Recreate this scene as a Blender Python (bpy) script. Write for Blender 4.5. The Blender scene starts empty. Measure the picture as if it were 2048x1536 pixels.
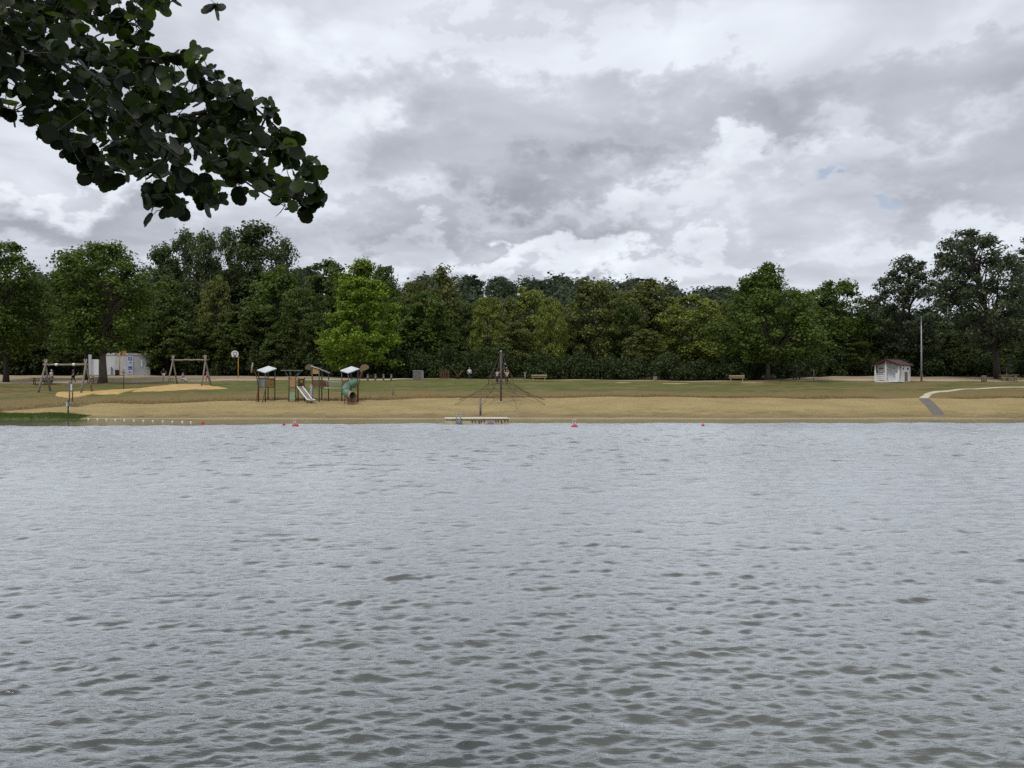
import bpy, bmesh, math, random
import numpy as np
from mathutils import Vector, Matrix, Euler
R = math.radians
S = bpy.context.scene
C = S.collection
F, CX, HY, CH = 1607.0, 1024.0, 778.0, 2.4      # focal length in photo pixels, centre column, horizon row, eye height

# ------------------------------------------------------------------ camera
cam = bpy.data.cameras.new('camera'); co = bpy.data.objects.new('camera', cam); C.objects.link(co)
co.location = (0, 0, CH); co.rotation_euler = (R(90) + math.atan((HY - 768) / F), 0, 0)
cam.sensor_width = 36; cam.lens = 36 * F / 2048; cam.clip_start = 0.05; cam.clip_end = 3000
S.camera = co
# ------------------------------------------------------------------ view
S.view_settings.view_transform = 'Standard'; S.view_settings.look = 'None'
S.view_settings.exposure = 0.28; S.view_settings.gamma = 1
S.render.engine = 'CYCLES'; S.cycles.max_bounces = 5; S.cycles.diffuse_bounces = 3; S.cycles.glossy_bounces = 3; S.cycles.transmission_bounces = 3
S.cycles.use_adaptive_sampling = False; S.cycles.use_denoising = False; S.cycles.caustics_reflective = False
SUN_EL, SUN_AZ = 58, 215                       # azimuth clockwise from +Y (the way the camera looks)
sd = bpy.data.lights.new('sun', 'SUN'); so = bpy.data.objects.new('sun', sd); C.objects.link(so)
sd.energy = 1.5; sd.angle = R(10); sd.color = (1, 0.95, 0.86)
so.rotation_euler = (R(90 - SUN_EL), 0, R(180 - SUN_AZ)); so.location = (-20, -20, 60)

# ------------------------------------------------------------------ node helpers
class NT:
    def __init__(s, tree): s.t = tree; s.l = tree.links
    def n(s, typ, ins=None, out=0, **props):
        nd = s.t.nodes.new(typ)
        for k, v in props.items(): setattr(nd, k, v)
        for k, v in (ins or {}).items():
            sk = nd.inputs[k]
            if isinstance(v, bpy.types.NodeSocket): s.l.new(v, sk)
            else:
                if sk.type == 'RGBA' and len(v) == 3: v = (*v, 1)
                sk.default_value = v
        return nd.outputs[out] if len(nd.outputs) else None
    def m(s, op, a, b=0.0, c=0.0, clamp=False): return s.n('ShaderNodeMath', {0: a, 1: b, 2: c}, operation=op, use_clamp=clamp)
    def vm(s, op, a, b=(0, 0, 0)): return s.n('ShaderNodeVectorMath', {0: a, 1: b}, operation=op)
    def ramp(s, v, a, b, c=0.0, d=1.0, kind='SMOOTHSTEP'):
        return s.n('ShaderNodeMapRange', {0: v, 1: a, 2: b, 3: c, 4: d}, interpolation_type=kind)
    def mix(s, f, a, b): return s.n('ShaderNodeMix', {0: f, 6: a, 7: b}, out=2, data_type='RGBA')
    def noise(s, vec, scale, detail=4, rough=0.55, dist=0.0, out=0, dim='3D'):
        return s.n('ShaderNodeTexNoise', noise_dimensions=dim, ins={'Vector': vec, 'Scale': scale, 'Detail': detail, 'Roughness': rough, 'Distortion': dist}, out=out)
    def xyz(s, x, y, z): return s.n('ShaderNodeCombineXYZ', {0: x, 1: y, 2: z})

# ------------------------------------------------------------------ world: Nishita sky behind broken stratocumulus
W = bpy.data.worlds.new('World'); S.world = W; W.use_nodes = True
wt = W.node_tree; wt.nodes.clear(); w = NT(wt)
sky = w.n('ShaderNodeTexSky', sky_type='NISHITA', sun_disc=False, sun_elevation=R(SUN_EL), sun_rotation=R(SUN_AZ), altitude=50.0)
dirn = w.n('ShaderNodeVectorMath', {0: w.n('ShaderNodeTexCoord', out=0)}, operation='NORMALIZE')
sx = wt.nodes.new('ShaderNodeSeparateXYZ'); wt.links.new(dirn, sx.inputs[0])
X_, Y_, Z_ = sx.outputs
el = w.m('ARCSINE', Z_); az = w.m('ARCTAN2', X_, Y_)
zz = w.m('ADD', w.m('MAXIMUM', Z_, 0.0), 0.16)
pl = w.xyz(w.m('DIVIDE', X_, zz), w.m('DIVIDE', Y_, zz), 0.0)
warpv = w.vm('SCALE', w.vm('SUBTRACT', w.noise(pl, 1.2, 2, 0.5, out=1, dim='2D'), (0.5, 0.5, 0.5))); warpv.node.inputs['Scale'].default_value = 0.4
plw = w.vm('ADD', pl, warpv)
n1 = w.noise(w.vm('ADD', plw, (3.1, 7.7, 0)), 0.62, 6, 0.5, dim='2D')
n2 = w.noise(w.vm('ADD', plw, (11.3, 2.2, 0)), 1.9, 5, 0.48, dim='2D')
n3 = w.noise(w.vm('ADD', plw, (1.0, 21.0, 0)), 5.0, 4, 0.55, dim='2D')
aw = w.noise(w.xyz(az, w.m('MULTIPLY', el, 1.7), 0.0), 8.0, 6, 0.6, out=1, dim='2D')
aws = wt.nodes.new('ShaderNodeSeparateXYZ'); wt.links.new(aw, aws.inputs[0])
azw = w.m('ADD', az, w.m('MULTIPLY', w.m('SUBTRACT', aws.outputs[0], 0.5), 0.34))
elw = w.m('ADD', el, w.m('MULTIPLY', w.m('SUBTRACT', aws.outputs[1], 0.5), 0.22))
def blob(px, py, wx, wy, amp):
    a0 = math.atan((px - CX) / F); e0 = math.atan((HY - py) / F * math.cos(a0))
    dx = w.m('DIVIDE', w.m('SUBTRACT', azw, a0), wx / F); dy = w.m('DIVIDE', w.m('SUBTRACT', elw, e0), wy / F)
    r2 = w.m('ADD', w.m('MULTIPLY', dx, dx), w.m('MULTIPLY', dy, dy))
    return w.ramp(r2, 1.9, 0.05, 0.0, amp)
tot = None
for b in [(1020, 275, 340, 105, -0.18), (1130, 340, 190, 42, -0.11), (1700, 180, 420, 58, -0.15), (1560, 215, 150, 36, -0.06), (1970, 350, 150, 75, -0.15), (980, 452, 330, 24, -0.10), (1150, 470, 150, 15, -0.06),
          (130, 455, 300, 50, -0.21), (1100, 30, 300, 25, -0.05), (620, 240, 110, 100, 0.09), (1480, 300, 130, 40, 0.11), (1330, 385, 220, 60, 0.09), (100, 395, 110, 32, 0.16), (1080, 515, 220, 30, 0.16),
          (1350, 520, 200, 26, 0.11), (760, 500, 230, 24, 0.07), (560, 110, 160, 60, 0.05), (1900, 470, 300, 32, 0.06)]:
    v = blob(*b); tot = v if tot is None else w.m('ADD', tot, v)
nb = w.m('ABSOLUTE', w.m('SUBTRACT', w.m('MULTIPLY', w.noise(w.vm('ADD', plw, (4.0, 9.0, 0)), 2.6, 4, 0.5, dim='2D'), 2.0), 1.0))   # billows
form = w.m('ADD', w.m('ADD', w.m('MULTIPLY', w.m('SUBTRACT', n2, 0.5), 0.42), w.m('MULTIPLY', w.m('SUBTRACT', n1, 0.5), 0.26)),
           w.m('ADD', w.m('MULTIPLY', w.m('SUBTRACT', nb, 0.2), 0.14), tot))
fine = w.m('MULTIPLY', w.m('SUBTRACT', n3, 0.5), 0.10)
lum = w.m('ADD', w.m('ADD', w.ramp(form, -0.34, 0.34, 0.345, 0.86, 'LINEAR'), w.ramp(form, -0.05, 0.05, -0.02, 0.03)), fine)
tint = w.mix(w.ramp(form, -0.2, 0.2), (0.895, 0.945, 1.075), (0.93, 0.985, 1.055))
zen = w.ramp(Z_, 0.25, 1.0, 1.0, 1.35, 'LINEAR')            # an overcast sky is brighter towards the zenith
ccol = w.n('ShaderNodeVectorMath', {0: tint, 'Scale': w.m('MULTIPLY', lum, zen)}, operation='SCALE')
cb = w.n('ShaderNodeBackground', {0: ccol, 1: 1.0})
sb = w.n('ShaderNodeBackground', {0: sky, 1: 0.1})
gap = w.m('ADD', w.noise(w.vm('ADD', plw, (5.5, 1.7, 0)), 1.1, 4, 0.55, dim='2D'), blob(1730, 365, 60, 20, 0.13))
cover = w.ramp(gap, 0.72, 0.86, 1.0, 0.45)
ms = w.n('ShaderNodeMixShader', {0: cover, 1: sb, 2: cb})
w.n('ShaderNodeOutputWorld', {0: ms})
W.cycles.sampling_method = 'MANUAL'; W.cycles.sample_map_resolution = 256

# ------------------------------------------------------------------ ground shape
PY = [40, 55, 64.3, 66, 71.5, 76, 82, 89, 96, 103, 115, 125, 150, 190, 260]
PZ = [-2.5, -0.9, 0, 0.264, 0.976, 1.50, 2.04, 2.566, 3.18, 3.68, 4.19, 4.58, 4.9, 5.2, 6.0]
def prof(Y):
    Y = np.asarray(Y, float)
    return sum(np.interp(Y + d, PY, PZ) for d in (-1.5, -0.75, 0, 0.75, 1.5)) / 5
def zg(X, Y):
    X = np.asarray(X, float); Y = np.asarray(Y, float)
    k = np.clip((Y - 68) / 10, 0, 1)
    return prof(Y) + k * (0.05 * np.sin(X * 0.31 + 1.3) * np.sin(Y * 0.37) + 0.04 * np.sin(X * 0.83 + Y * 0.5))
DD = np.arange(50, 240, 0.02)
def gp(px, py):
    u = (px - CX) / F; v = (HY - py) / F
    g = zg(u * DD, DD) - (CH + v * DD)
    i = int(np.argmax(g >= 0)) if (g >= 0).any() else len(DD) - 1
    D = DD[i]
    return Vector((u * D, D, float(zg(u * D, D))))
def at(px, py, D): return Vector(((px - CX) / F * D, D, CH + (HY - py) / F * D))
def face(p): return -math.atan2(p.x, p.y)          # rotation that turns a thing's front (-Y) to the lake and the camera

# ------------------------------------------------------------------ materials
def new_mat(name):
    m = bpy.data.materials.new(name); m.use_nodes = True; m.node_tree.nodes.clear(); return m, NT(m.node_tree)
def pos(t): return t.n('ShaderNodeNewGeometry', out=0)
def objc(t): return t.n('ShaderNodeTexCoord', out=3)
def out(t, sh): t.n('ShaderNodeOutputMaterial', {0: sh})
MATS = {}
def M(name, c, rough=0.6, var=0.25, scale=6.0, metal=0.0, bump=0.0, c2=None, stretch=(1, 1, 1), spec=0.4):
    if name in MATS: return MATS[name]
    m, t = new_mat(name)
    v = t.vm('MULTIPLY', objc(t), stretch)
    n = t.noise(v, scale, 5, 0.6); n_ = t.ramp(n, 0.3, 0.7)
    c2 = c2 or tuple(x * (1 - var) for x in c)
    col = t.mix(n_, c2, c)
    ins = {'Base Color': col, 'Roughness': rough, 'Metallic': metal, 'Specular IOR Level': spec}
    if bump: ins['Normal'] = t.n('ShaderNodeBump', {'Height': n, 'Strength': bump, 'Distance': 0.02})
    out(t, t.n('ShaderNodeBsdfPrincipled', ins)); MATS[name] = m
    return m
def leaf_mat(name, c1, c2, trans=0.28, rough=0.55, big=0.35):
    m, t = new_mat(name)
    lv = t.n('ShaderNodeAttribute', attribute_name='lv', out=2)
    n = t.noise(pos(t), big, 3)
    f = t.m('ADD', t.m('MULTIPLY', lv, 0.7), t.m('MULTIPLY', t.ramp(n, 0.35, 0.65), 0.3))
    col = t.mix(f, c1, c2)
    b = t.n('ShaderNodeBsdfPrincipled', {'Base Color': col, 'Roughness': rough, 'Specular IOR Level': 0.18})
    tr = t.n('ShaderNodeBsdfTranslucent', {0: t.mix(0.5, col, tuple(x * 1.3 for x in c2))})
    out(t, t.n('ShaderNodeMixShader', {0: trans, 1: b, 2: tr})); return m
LEAF = {
 'dark':   leaf_mat('leaf_dark', (0.031, 0.048, 0.010), (0.100, 0.134, 0.029)),
 'mid':    leaf_mat('leaf_mid', (0.034, 0.056, 0.009), (0.110, 0.160, 0.025)),
 'bright': leaf_mat('leaf_bright', (0.075, 0.128, 0.010), (0.205, 0.290, 0.026)),
 'olive':  leaf_mat('leaf_olive', (0.050, 0.062, 0.014), (0.165, 0.182, 0.046)),
 'yellow': leaf_mat('leaf_yellow', (0.075, 0.100, 0.014), (0.225, 0.258, 0.052)),
 'silver': leaf_mat('leaf_silver', (0.034, 0.047, 0.022), (0.100, 0.126, 0.068)),
 'poplar': leaf_mat('leaf_poplar', (0.036, 0.050, 0.016), (0.100, 0.128, 0.045)),
 'far':    leaf_mat('leaf_far_haze', (0.026, 0.040, 0.020), (0.062, 0.085, 0.042)),  # distance haze put into the leaf colour as a bluish tone
 'bush':   leaf_mat('leaf_bush', (0.018, 0.028, 0.008), (0.056, 0.080, 0.022)),
}
bark = M('bark', (0.13, 0.11, 0.085), 0.9, 0.5, 5, bump=0.5, stretch=(3, 3, 0.6))
bark_dark = M('bark_dark', (0.055, 0.045, 0.035), 0.9, 0.5, 5, bump=0.5, stretch=(3, 3, 0.6))
wood_grey = M('weathered_log', (0.27, 0.235, 0.19), 0.85, 0.45, 4, bump=0.3)
wood_tan = M('bench_wood', (0.34, 0.27, 0.15), 0.8, 0.35, 4)
wood_orange = M('orange_wood', (0.40, 0.24, 0.09), 0.7, 0.3, 5)
wood_brown = M('brown_wood', (0.17, 0.095, 0.05), 0.7, 0.35, 5)
post_grey = M('grey_post', (0.19, 0.17, 0.15), 0.85, 0.4, 5)
metal_green = M('green_metal', (0.045, 0.065, 0.05), 0.5, 0.3)
metal_grey = M('galvanised', (0.30, 0.31, 0.33), 0.5, 0.25, metal=0.3)
red_brown = M('rust_red_paint', (0.16, 0.06, 0.035), 0.6, 0.3)
roof_pale = M('pale_roof', (0.55, 0.57, 0.60), 0.5, 0.2, 3)
white = M('white_paint', (0.72, 0.72, 0.73), 0.55, 0.10, 2)
wall_pale = M('pale_render', (0.46, 0.47, 0.49), 0.8, 0.14, 0.8)
black = M('black', (0.02, 0.02, 0.022), 0.6, 0.2)
yellow = M('yellow_paint', (0.55, 0.33, 0.05), 0.5, 0.2)
blue = M('sign_blue', (0.03, 0.12, 0.42), 0.5, 0.1)
maroon = M('maroon_roof', (0.060, 0.016, 0.020), 0.6, 0.25, 5)
rope_brown = M('brown_rope', (0.11, 0.07, 0.058), 0.9, 0.3)
rope_white = M('white_rope', (0.6, 0.6, 0.58), 0.8, 0.15)
red = M('buoy_red', (0.55, 0.03, 0.04), 0.4, 0.2)
concrete = M('concrete', (0.33, 0.31, 0.28), 0.9, 0.25, 2)

# ------------------------------------------------------------------ mesh helpers
def obj(name, me, mat=None, parent=None, loc=None):
    o = bpy.data.objects.new(name, me); C.objects.link(o)
    if mat is not None and me is not None and not me.materials: me.materials.append(mat)
    if parent: o.parent = parent
    if loc is not None: o.location = loc
    return o
def np_mesh(name, V, Fq, smooth=False, attrs=None):
    V = np.asarray(V, np.float32); Fq = np.asarray(Fq, np.int32); k = Fq.shape[1]
    me = bpy.data.meshes.new(name); me.vertices.add(len(V)); me.vertices.foreach_set('co', V.ravel())
    me.loops.add(Fq.size); me.loops.foreach_set('vertex_index', Fq.ravel())
    me.polygons.add(len(Fq)); me.polygons.foreach_set('loop_start', np.arange(0, Fq.size, k, dtype=np.int32))
    me.polygons.foreach_set('loop_total', np.full(len(Fq), k, np.int32))
    if smooth: me.polygons.foreach_set('use_smooth', np.ones(len(Fq), bool))
    for an, av in (attrs or {}).items():
        a = me.attributes.new(an, 'FLOAT', 'POINT'); a.data.foreach_set('value', np.asarray(av, np.float32))
    me.update(calc_edges=True); return me
class MB:
    def __init__(s): s.v = []; s.f = []; s.sm = []
    def add(s, vs, fs, smooth=False):
        b = len(s.v); s.v += [tuple(x) for x in vs]; s.f += [tuple(i + b for i in f) for f in fs]; s.sm += [smooth] * len(fs); return s
    def box(s, c, d, rot=(0, 0, 0), taper=1.0):
        m = Euler(rot).to_matrix(); c = Vector(c); vs = []
        for z in (-.5, .5):
            k = taper if z > 0 else 1
            for x, y in ((-.5, -.5), (.5, -.5), (.5, .5), (-.5, .5)):
                vs.append(c + m @ Vector((x * d[0] * k, y * d[1] * k, z * d[2])))
        return s.add(vs, [(0, 3, 2, 1), (4, 5, 6, 7), (0, 1, 5, 4), (1, 2, 6, 5), (2, 3, 7, 6), (3, 0, 4, 7)])
    def tube(s, pts, rad, n=8, caps=True):
        pts = [Vector(p) for p in pts]
        if not hasattr(rad, '__len__'): rad = [rad] * len(pts)
        vs = []; fs = []; u = None
        for i, p in enumerate(pts):
            a = pts[max(i - 1, 0)]; b = pts[min(i + 1, len(pts) - 1)]; d = (b - a)
            d = d.normalized() if d.length > 1e-9 else Vector((0, 0, 1))
            if u is None: u = d.orthogonal().normalized()
            else:
                u = u - d * u.dot(d); u = u.normalized() if u.length > 1e-6 else d.orthogonal().normalized()
            q = d.cross(u)
            for j in range(n):
                t = 2 * math.pi * j / n; vs.append(p + (u * math.cos(t) + q * math.sin(t)) * rad[i])
        for i in range(len(pts) - 1):
            for j in range(n):
                k = (j + 1) % n; fs.append((i * n + j, i * n + k, (i + 1) * n + k, (i + 1) * n + j))
        s.add(vs, fs, True)
        if caps:
            b = len(s.v) - len(vs)
            s.f += [tuple(b + j for j in reversed(range(n))), tuple(b + (len(pts) - 1) * n + j for j in range(n))]; s.sm += [False, False]
        return s
    def lathe(s, prf, c=(0, 0, 0), n=16):
        c = Vector(c); vs = []; fs = []
        for r, z in prf:
            for j in range(n):
                t = 2 * math.pi * j / n; vs.append(c + Vector((r * math.cos(t), r * math.sin(t), z)))
        for i in range(len(prf) - 1):
            for j in range(n):
                k = (j + 1) % n; fs.append((i * n + j, i * n + k, (i + 1) * n + k, (i + 1) * n + j))
        fs.append(tuple((len(prf) - 1) * n + j for j in range(n))); fs.append(tuple(reversed(range(n))))
        return s.add(vs, fs, True)
    def ball(s, c, r, n=10, m=7):
        r = r if hasattr(r, '__len__') else (r, r, r); c = Vector(c); vs = []; fs = []
        for i in range(m + 1):
            p = math.pi * (0.02 + 0.96 * i / m)
            for j in range(n):
                t = 2 * math.pi * j / n
                vs.append(c + Vector((r[0] * math.sin(p) * math.cos(t), r[1] * math.sin(p) * math.sin(t), -r[2] * math.cos(p))))
        for i in range(m):
            for j in range(n):
                k = (j + 1) % n; fs.append((i * n + j, i * n + k, (i + 1) * n + k, (i + 1) * n + j))
        fs.append(tuple(reversed(range(n)))); fs.append(tuple(m * n + j for j in range(n)))
        return s.add(vs, fs, True)
    def slab(s, outline, nrm):
        """a closed prism: outline (3-D points) pushed by the vector nrm"""
        k = len(outline); a = [Vector(p) for p in outline]; b = [p + Vector(nrm) for p in a]
        fs = [tuple(reversed(range(k))), tuple(range(k, 2 * k))] + [(i, (i + 1) % k, k + (i + 1) % k, k + i) for i in range(k)]
        return s.add(a + b, fs)
    def mesh(s, name):
        me = bpy.data.meshes.new(name); me.from_pydata(s.v, [], s.f); me.polygons.foreach_set('use_smooth', s.sm)
        bm = bmesh.new(); bm.from_mesh(me); bmesh.ops.recalc_face_normals(bm, faces=bm.faces); bm.to_mesh(me); bm.free()
        me.update(); return me
    def build(s, name, mat, parent=None, loc=None): return obj(name, s.mesh(name), mat, parent, loc)
def tag(o, label, cat, group=None):
    o['label'] = label; o['category'] = cat
    if group: o['group'] = group
    return o
def thing(name, label, cat, loc, rz=0.0, group=None):
    o = bpy.data.objects.new(name, None); C.objects.link(o); o.location = loc; o.rotation_euler = (0, 0, rz)
    o.empty_display_size = 0.3
    return tag(o, label, cat, group)
def struct(o): o['kind'] = 'structure'; return o
def stuff(o): o['kind'] = 'stuff'; return o

# ------------------------------------------------------------------ setting: curves that part water, sand, lawn, gravel
XS = np.linspace(-150, 150, 601)
def wob(x, a, f, s): return a * (np.sin(x * f + s) + 0.6 * np.sin(x * f * 2.7 + s * 3.1) + 0.4 * np.sin(x * f * 6.1 + s * 1.7))
def curve(table):
    P = [gp(x, y) for x, y in table]; xs = np.array([p.x for p in P]); ys = np.array([p.y for p in P])
    o_ = np.argsort(xs); return np.interp(XS, xs[o_], ys[o_])
shore = 64.3 + wob(XS, 0.16, 0.22, 0.4) + wob(XS, 0.05, 1.9, 2.0) + np.interp(XS, [30, 38, 44], [0, 0, -0.9])
sandtop = curve([(0, 823), (120, 822), (150, 812), (190, 807), (300, 808), (360, 806), (430, 803), (520, 801), (760, 801), (830, 797), (900, 796),
                 (1100, 796), (1250, 794), (1400, 795), (1500, 796), (1620, 798), (1835, 796.5), (2048, 797)]) + wob(XS, 0.14, 0.5, 2.2)
lawntop = curve([(0, 766), (100, 765.5), (205, 766), (330, 762.5), (450, 761), (640, 760), (780, 759.5), (850, 757.5), (1000, 758.8), (1100, 760.3),
                 (1460, 762.5), (1550, 761.5), (1650, 760), (1750, 761.5), (1850, 762), (2048, 762)]) + wob(XS, 0.16, 0.35, 1.2)
gravback = curve([(0, 750), (300, 749.5), (450, 752), (600, 753), (700, 755), (780, 757.5), (850, 756.8), (1000, 758.2), (1100, 759.6), (1460, 761.4),
                  (1540, 760), (1592, 756), (1650, 753), (1750, 752), (1900, 753.5), (2048, 756)])
gravback = np.maximum(gravback, lawntop + 0.5)
def strip(name, lo, hi, nv, mat, attrs=None, xmask=None):
    V = []; a = []
    for j in range(nv + 1):
        v = j / nv; Yv = lo + (hi - lo) * v
        V.append(np.stack([XS, Yv, zg(XS, Yv)], 1)); a.append(np.full(len(XS), v))
    V = np.concatenate(V); n = len(XS); Fq = []
    i = np.arange(n - 1)
    for j in range(nv):
        Fq.append(np.stack([j * n + i, j * n + i + 1, (j + 1) * n + i + 1, (j + 1) * n + i], 1))
    me = np_mesh(name, V, np.concatenate(Fq), True, {'v': np.concatenate(a)})
    return struct(obj(name, me, mat))
# lake bed, sand
def ground_mat(name, build):
    m, t = new_mat(name); p = pos(t); v = t.n('ShaderNodeAttribute', attribute_name='v', out=2); build(t, p, v); return m
def sand_b(t, p, v):
    n = t.noise(t.vm('MULTIPLY', p, (0.6, 1, 1)), 0.45, 7, 0.7); f = t.noise(t.vm('MULTIPLY', p, (1, 1.3, 1)), 3.2, 7, 0.8)
    col = t.mix(t.ramp(n, 0.3, 0.72), (0.310, 0.240, 0.112), (0.405, 0.320, 0.155))
    col = t.mix(t.ramp(f, 0.48, 0.68, 0, 0.6), col, (0.190, 0.142, 0.070))
    deb = t.noise(t.vm('MULTIPLY', p, (0.5, 2.2, 1)), 1.3, 7, 0.72)                  # wrack line and damp foot of the beach
    wet = t.ramp(t.m('ADD', v, t.m('MULTIPLY', t.m('SUBTRACT', n, 0.5), 0.35)), 0.30, 0.10)
    col = t.mix(t.m('MULTIPLY', wet, 0.55), col, (0.165, 0.130, 0.075))
    col = t.mix(t.m('MULTIPLY', t.m('MULTIPLY', t.ramp(deb, 0.52, 0.66), t.ramp(v, 0.55, 0.16)), 0.75), col, (0.085, 0.062, 0.036))
    col = t.mix(t.ramp(v, 0.045, 0.02, 0, 0.8), col, (0.40, 0.345, 0.21))
    b = t.n('ShaderNodeBump', {'Height': f, 'Strength': 1.0, 'Distance': 0.2})
    out(t, t.n('ShaderNodeBsdfPrincipled', {'Base Color': col, 'Roughness': 0.95, 'Specular IOR Level': 0.1, 'Normal': b}))
def lawn_b(t, p, v):
    a = t.noise(t.vm('MULTIPLY', p, (0.4, 1.0, 1)), 0.30, 6, 0.65); b_ = t.noise(t.vm('MULTIPLY', p, (0.35, 1.2, 1)), 1.4, 7, 0.78)
    c_ = t.noise(t.vm('MULTIPLY', p, (1, 2, 1)), 6.0, 5, 0.7)
    col = t.mix(t.ramp(b_, 0.35, 0.65), (0.066, 0.084, 0.024), (0.128, 0.140, 0.042))
    edge = t.ramp(t.m('ADD', v, t.m('MULTIPLY', t.m('SUBTRACT', a, 0.5), 0.6)), 0.40, 0.0, 0, 0.26)
    top = t.ramp(v, 0.90, 1.0, 0, 0.12)
    side = t.n('ShaderNodeSeparateXYZ', {0: p}, out=0)
    rgt = t.ramp(side, 15, 44, 0, 0.07); lft = t.ramp(side, -30, -44, 0, 0.05)
    dry = t.m('ADD', t.m('ADD', t.m('MULTIPLY', a, 0.75), t.m('MULTIPLY', b_, 0.8)), t.m('ADD', t.m('ADD', edge, top), t.m('ADD', rgt, lft)))
    col = t.mix(t.ramp(dry, 0.73, 0.92, 0, 0.85), col, t.mix(t.ramp(c_, 0.35, 0.65), (0.135, 0.096, 0.044), (0.265, 0.190, 0.088)))
    col = t.mix(t.ramp(c_, 0.50, 0.68, 0, 0.55), col, (0.07, 0.070, 0.028))
    bp = t.n('ShaderNodeBump', {'Height': c_, 'Strength': 0.8, 'Distance': 0.12})
    out(t, t.n('ShaderNodeBsdfPrincipled', {'Base Color': col, 'Roughness': 0.95, 'Specular IOR Level': 0.1, 'Normal': bp}))
def gravel_b(t, p, v):
    a = t.noise(t.vm('MULTIPLY', p, (0.3, 1, 1)), 0.4, 6, 0.6); b_ = t.noise(t.vm('MULTIPLY', p, (0.5, 1, 1)), 2.5, 6, 0.7)
    col = t.mix(t.ramp(b_, 0.3, 0.7), (0.26, 0.215, 0.155), (0.40, 0.345, 0.265))
    mid = t.m('MULTIPLY', t.ramp(v, 0.12, 0.3), t.ramp(v, 1.0, 0.8))
    dryg = t.m('MULTIPLY', t.ramp(t.m('ADD', a, t.m('MULTIPLY', mid, 0.22)), 0.52, 0.68), mid)
    col = t.mix(t.m('MULTIPLY', dryg, 0.8), col, t.mix(b_, (0.20, 0.145, 0.075), (0.27, 0.20, 0.095)))
    out(t, t.n('ShaderNodeBsdfPrincipled', {'Base Color': col, 'Roughness': 0.95, 'Specular IOR Level': 0.1}))
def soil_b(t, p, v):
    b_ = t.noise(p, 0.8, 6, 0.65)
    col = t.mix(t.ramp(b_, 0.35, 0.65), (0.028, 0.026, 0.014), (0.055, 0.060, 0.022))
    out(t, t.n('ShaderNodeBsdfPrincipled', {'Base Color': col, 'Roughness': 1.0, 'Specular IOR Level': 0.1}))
m_sand = ground_mat('sand', sand_b); m_lawn = ground_mat('lawn', lawn_b); m_grav = ground_mat('gravel', gravel_b); m_soil = ground_mat('soil', soil_b)
strip('lake_bed', np.full(len(XS), 42.0), shore, 4, m_sand)
strip('beach', shore, sandtop, 30, m_sand)
strip('lawn', sandtop, lawntop, 60, m_lawn)
strip('gravel_path', lawntop, gravback, 10, m_grav)
strip('forest_floor', gravback, np.full(len(XS), 200.0), 14, m_soil)

# hill behind, a dry field on its flank
RX = [-420, -260, -100, 20, 70, 115, 180, 230, 420]; RZ = [50, 50, 50, 48, 47, 43, 34, 32, 30]
def zh(X, Y):
    t = np.clip((np.asarray(Y, float) - 185) / 235, 0, 1); t = t * t * (3 - 2 * t)
    return 4.6 + (np.interp(X, RX, RZ) - 4.6) * t
hx = np.linspace(-460, 460, 60); hy = np.concatenate([np.linspace(185, 430, 24), [520, 900]])
HXX, HYY = np.meshgrid(hx, hy); HV = np.stack([HXX, HYY, zh(HXX, HYY)], 2).reshape(-1, 3)
hf = [(j * 60 + i, j * 60 + i + 1, (j + 1) * 60 + i + 1, (j + 1) * 60 + i) for j in range(len(hy) - 1) for i in range(59)]
struct(obj('hill', np_mesh('hill', HV, hf, True), M('hill_grass', (0.06, 0.085, 0.03), 1.0, 0.4, 0.05)))
fx = np.linspace(118, 134, 12); fy = np.linspace(280, 312, 12); FX, FY = np.meshgrid(fx, fy)
FVv = np.stack([FX, FY, zh(FX, FY) + 0.5], 2).reshape(-1, 3)
struct(obj('stubble_field', np_mesh('stubble_field', FVv, [(j * 12 + i, j * 12 + i + 1, (j + 1) * 12 + i + 1, (j + 1) * 12 + i) for j in range(11) for i in range(11)], True),
           M('stubble', (0.42, 0.27, 0.13), 1.0, 0.25, 0.1)))

# near bank under the camera (below the frame)
bx = np.linspace(-14, 14, 57); by = np.linspace(-6, 4.4, 27); BX, BY = np.meshgrid(bx, by)
def zn(X, Y): return np.interp(np.asarray(Y, float) + 0.25 * np.sin(np.asarray(X) * 0.9), [-6, 1.2, 2.6, 3.6, 4.4], [0.95, 0.85, 0.55, -0.05, -0.8])
BV = np.stack([BX, BY, zn(BX, BY)], 2).reshape(-1, 3)
struct(obj('near_bank', np_mesh('near_bank', BV, [(j * 57 + i, j * 57 + i + 1, (j + 1) * 57 + i + 1, (j + 1) * 57 + i) for j in range(26) for i in range(56)], True), m_soil))

# ------------------------------------------------------------------ the lake
rng = np.random.default_rng(7)
rows = [2.6]
while rows[-1] < 65.2: rows.append(rows[-1] * 1.0031)
rows = np.array(rows); NC = 620
uu = np.linspace(-1, 1, NC)
LX = (0.72 * rows[:, None] + 3.0) * uu[None, :]; LY = np.repeat(rows[:, None], NC, 1)
dyr = np.gradient(rows)[:, None]; dxr = (0.72 * rows[:, None] + 3.0) * 2 / NC
def smooth01(x): x = np.clip(x, 0, 1); return x * x * (3 - 2 * x)
calm_start = np.interp(LX, [-34, -24, -14, 0, 40], [51.2, 51.8, 54.5, 55.5, 56.5]) + 0.5 * np.sin(LX * 0.7) + 0.35 * np.sin(LX * 1.9 + 1)
calm = smooth01((LY - calm_start) / 1.2)
patch = 0.5 + 0.5 * np.sin(LX * 0.21 + 0.8 * np.sin(LY * 0.13)) * np.sin(LY * 0.17 + 0.9 * np.sin(LX * 0.11 + 2))
gust = (0.85 + 0.3 * patch) * (1 - calm)
HZ = np.zeros_like(LX); OX = np.zeros_like(LX); OY = np.zeros_like(LX); lost = np.zeros_like(LX); NWV = 84
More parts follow.
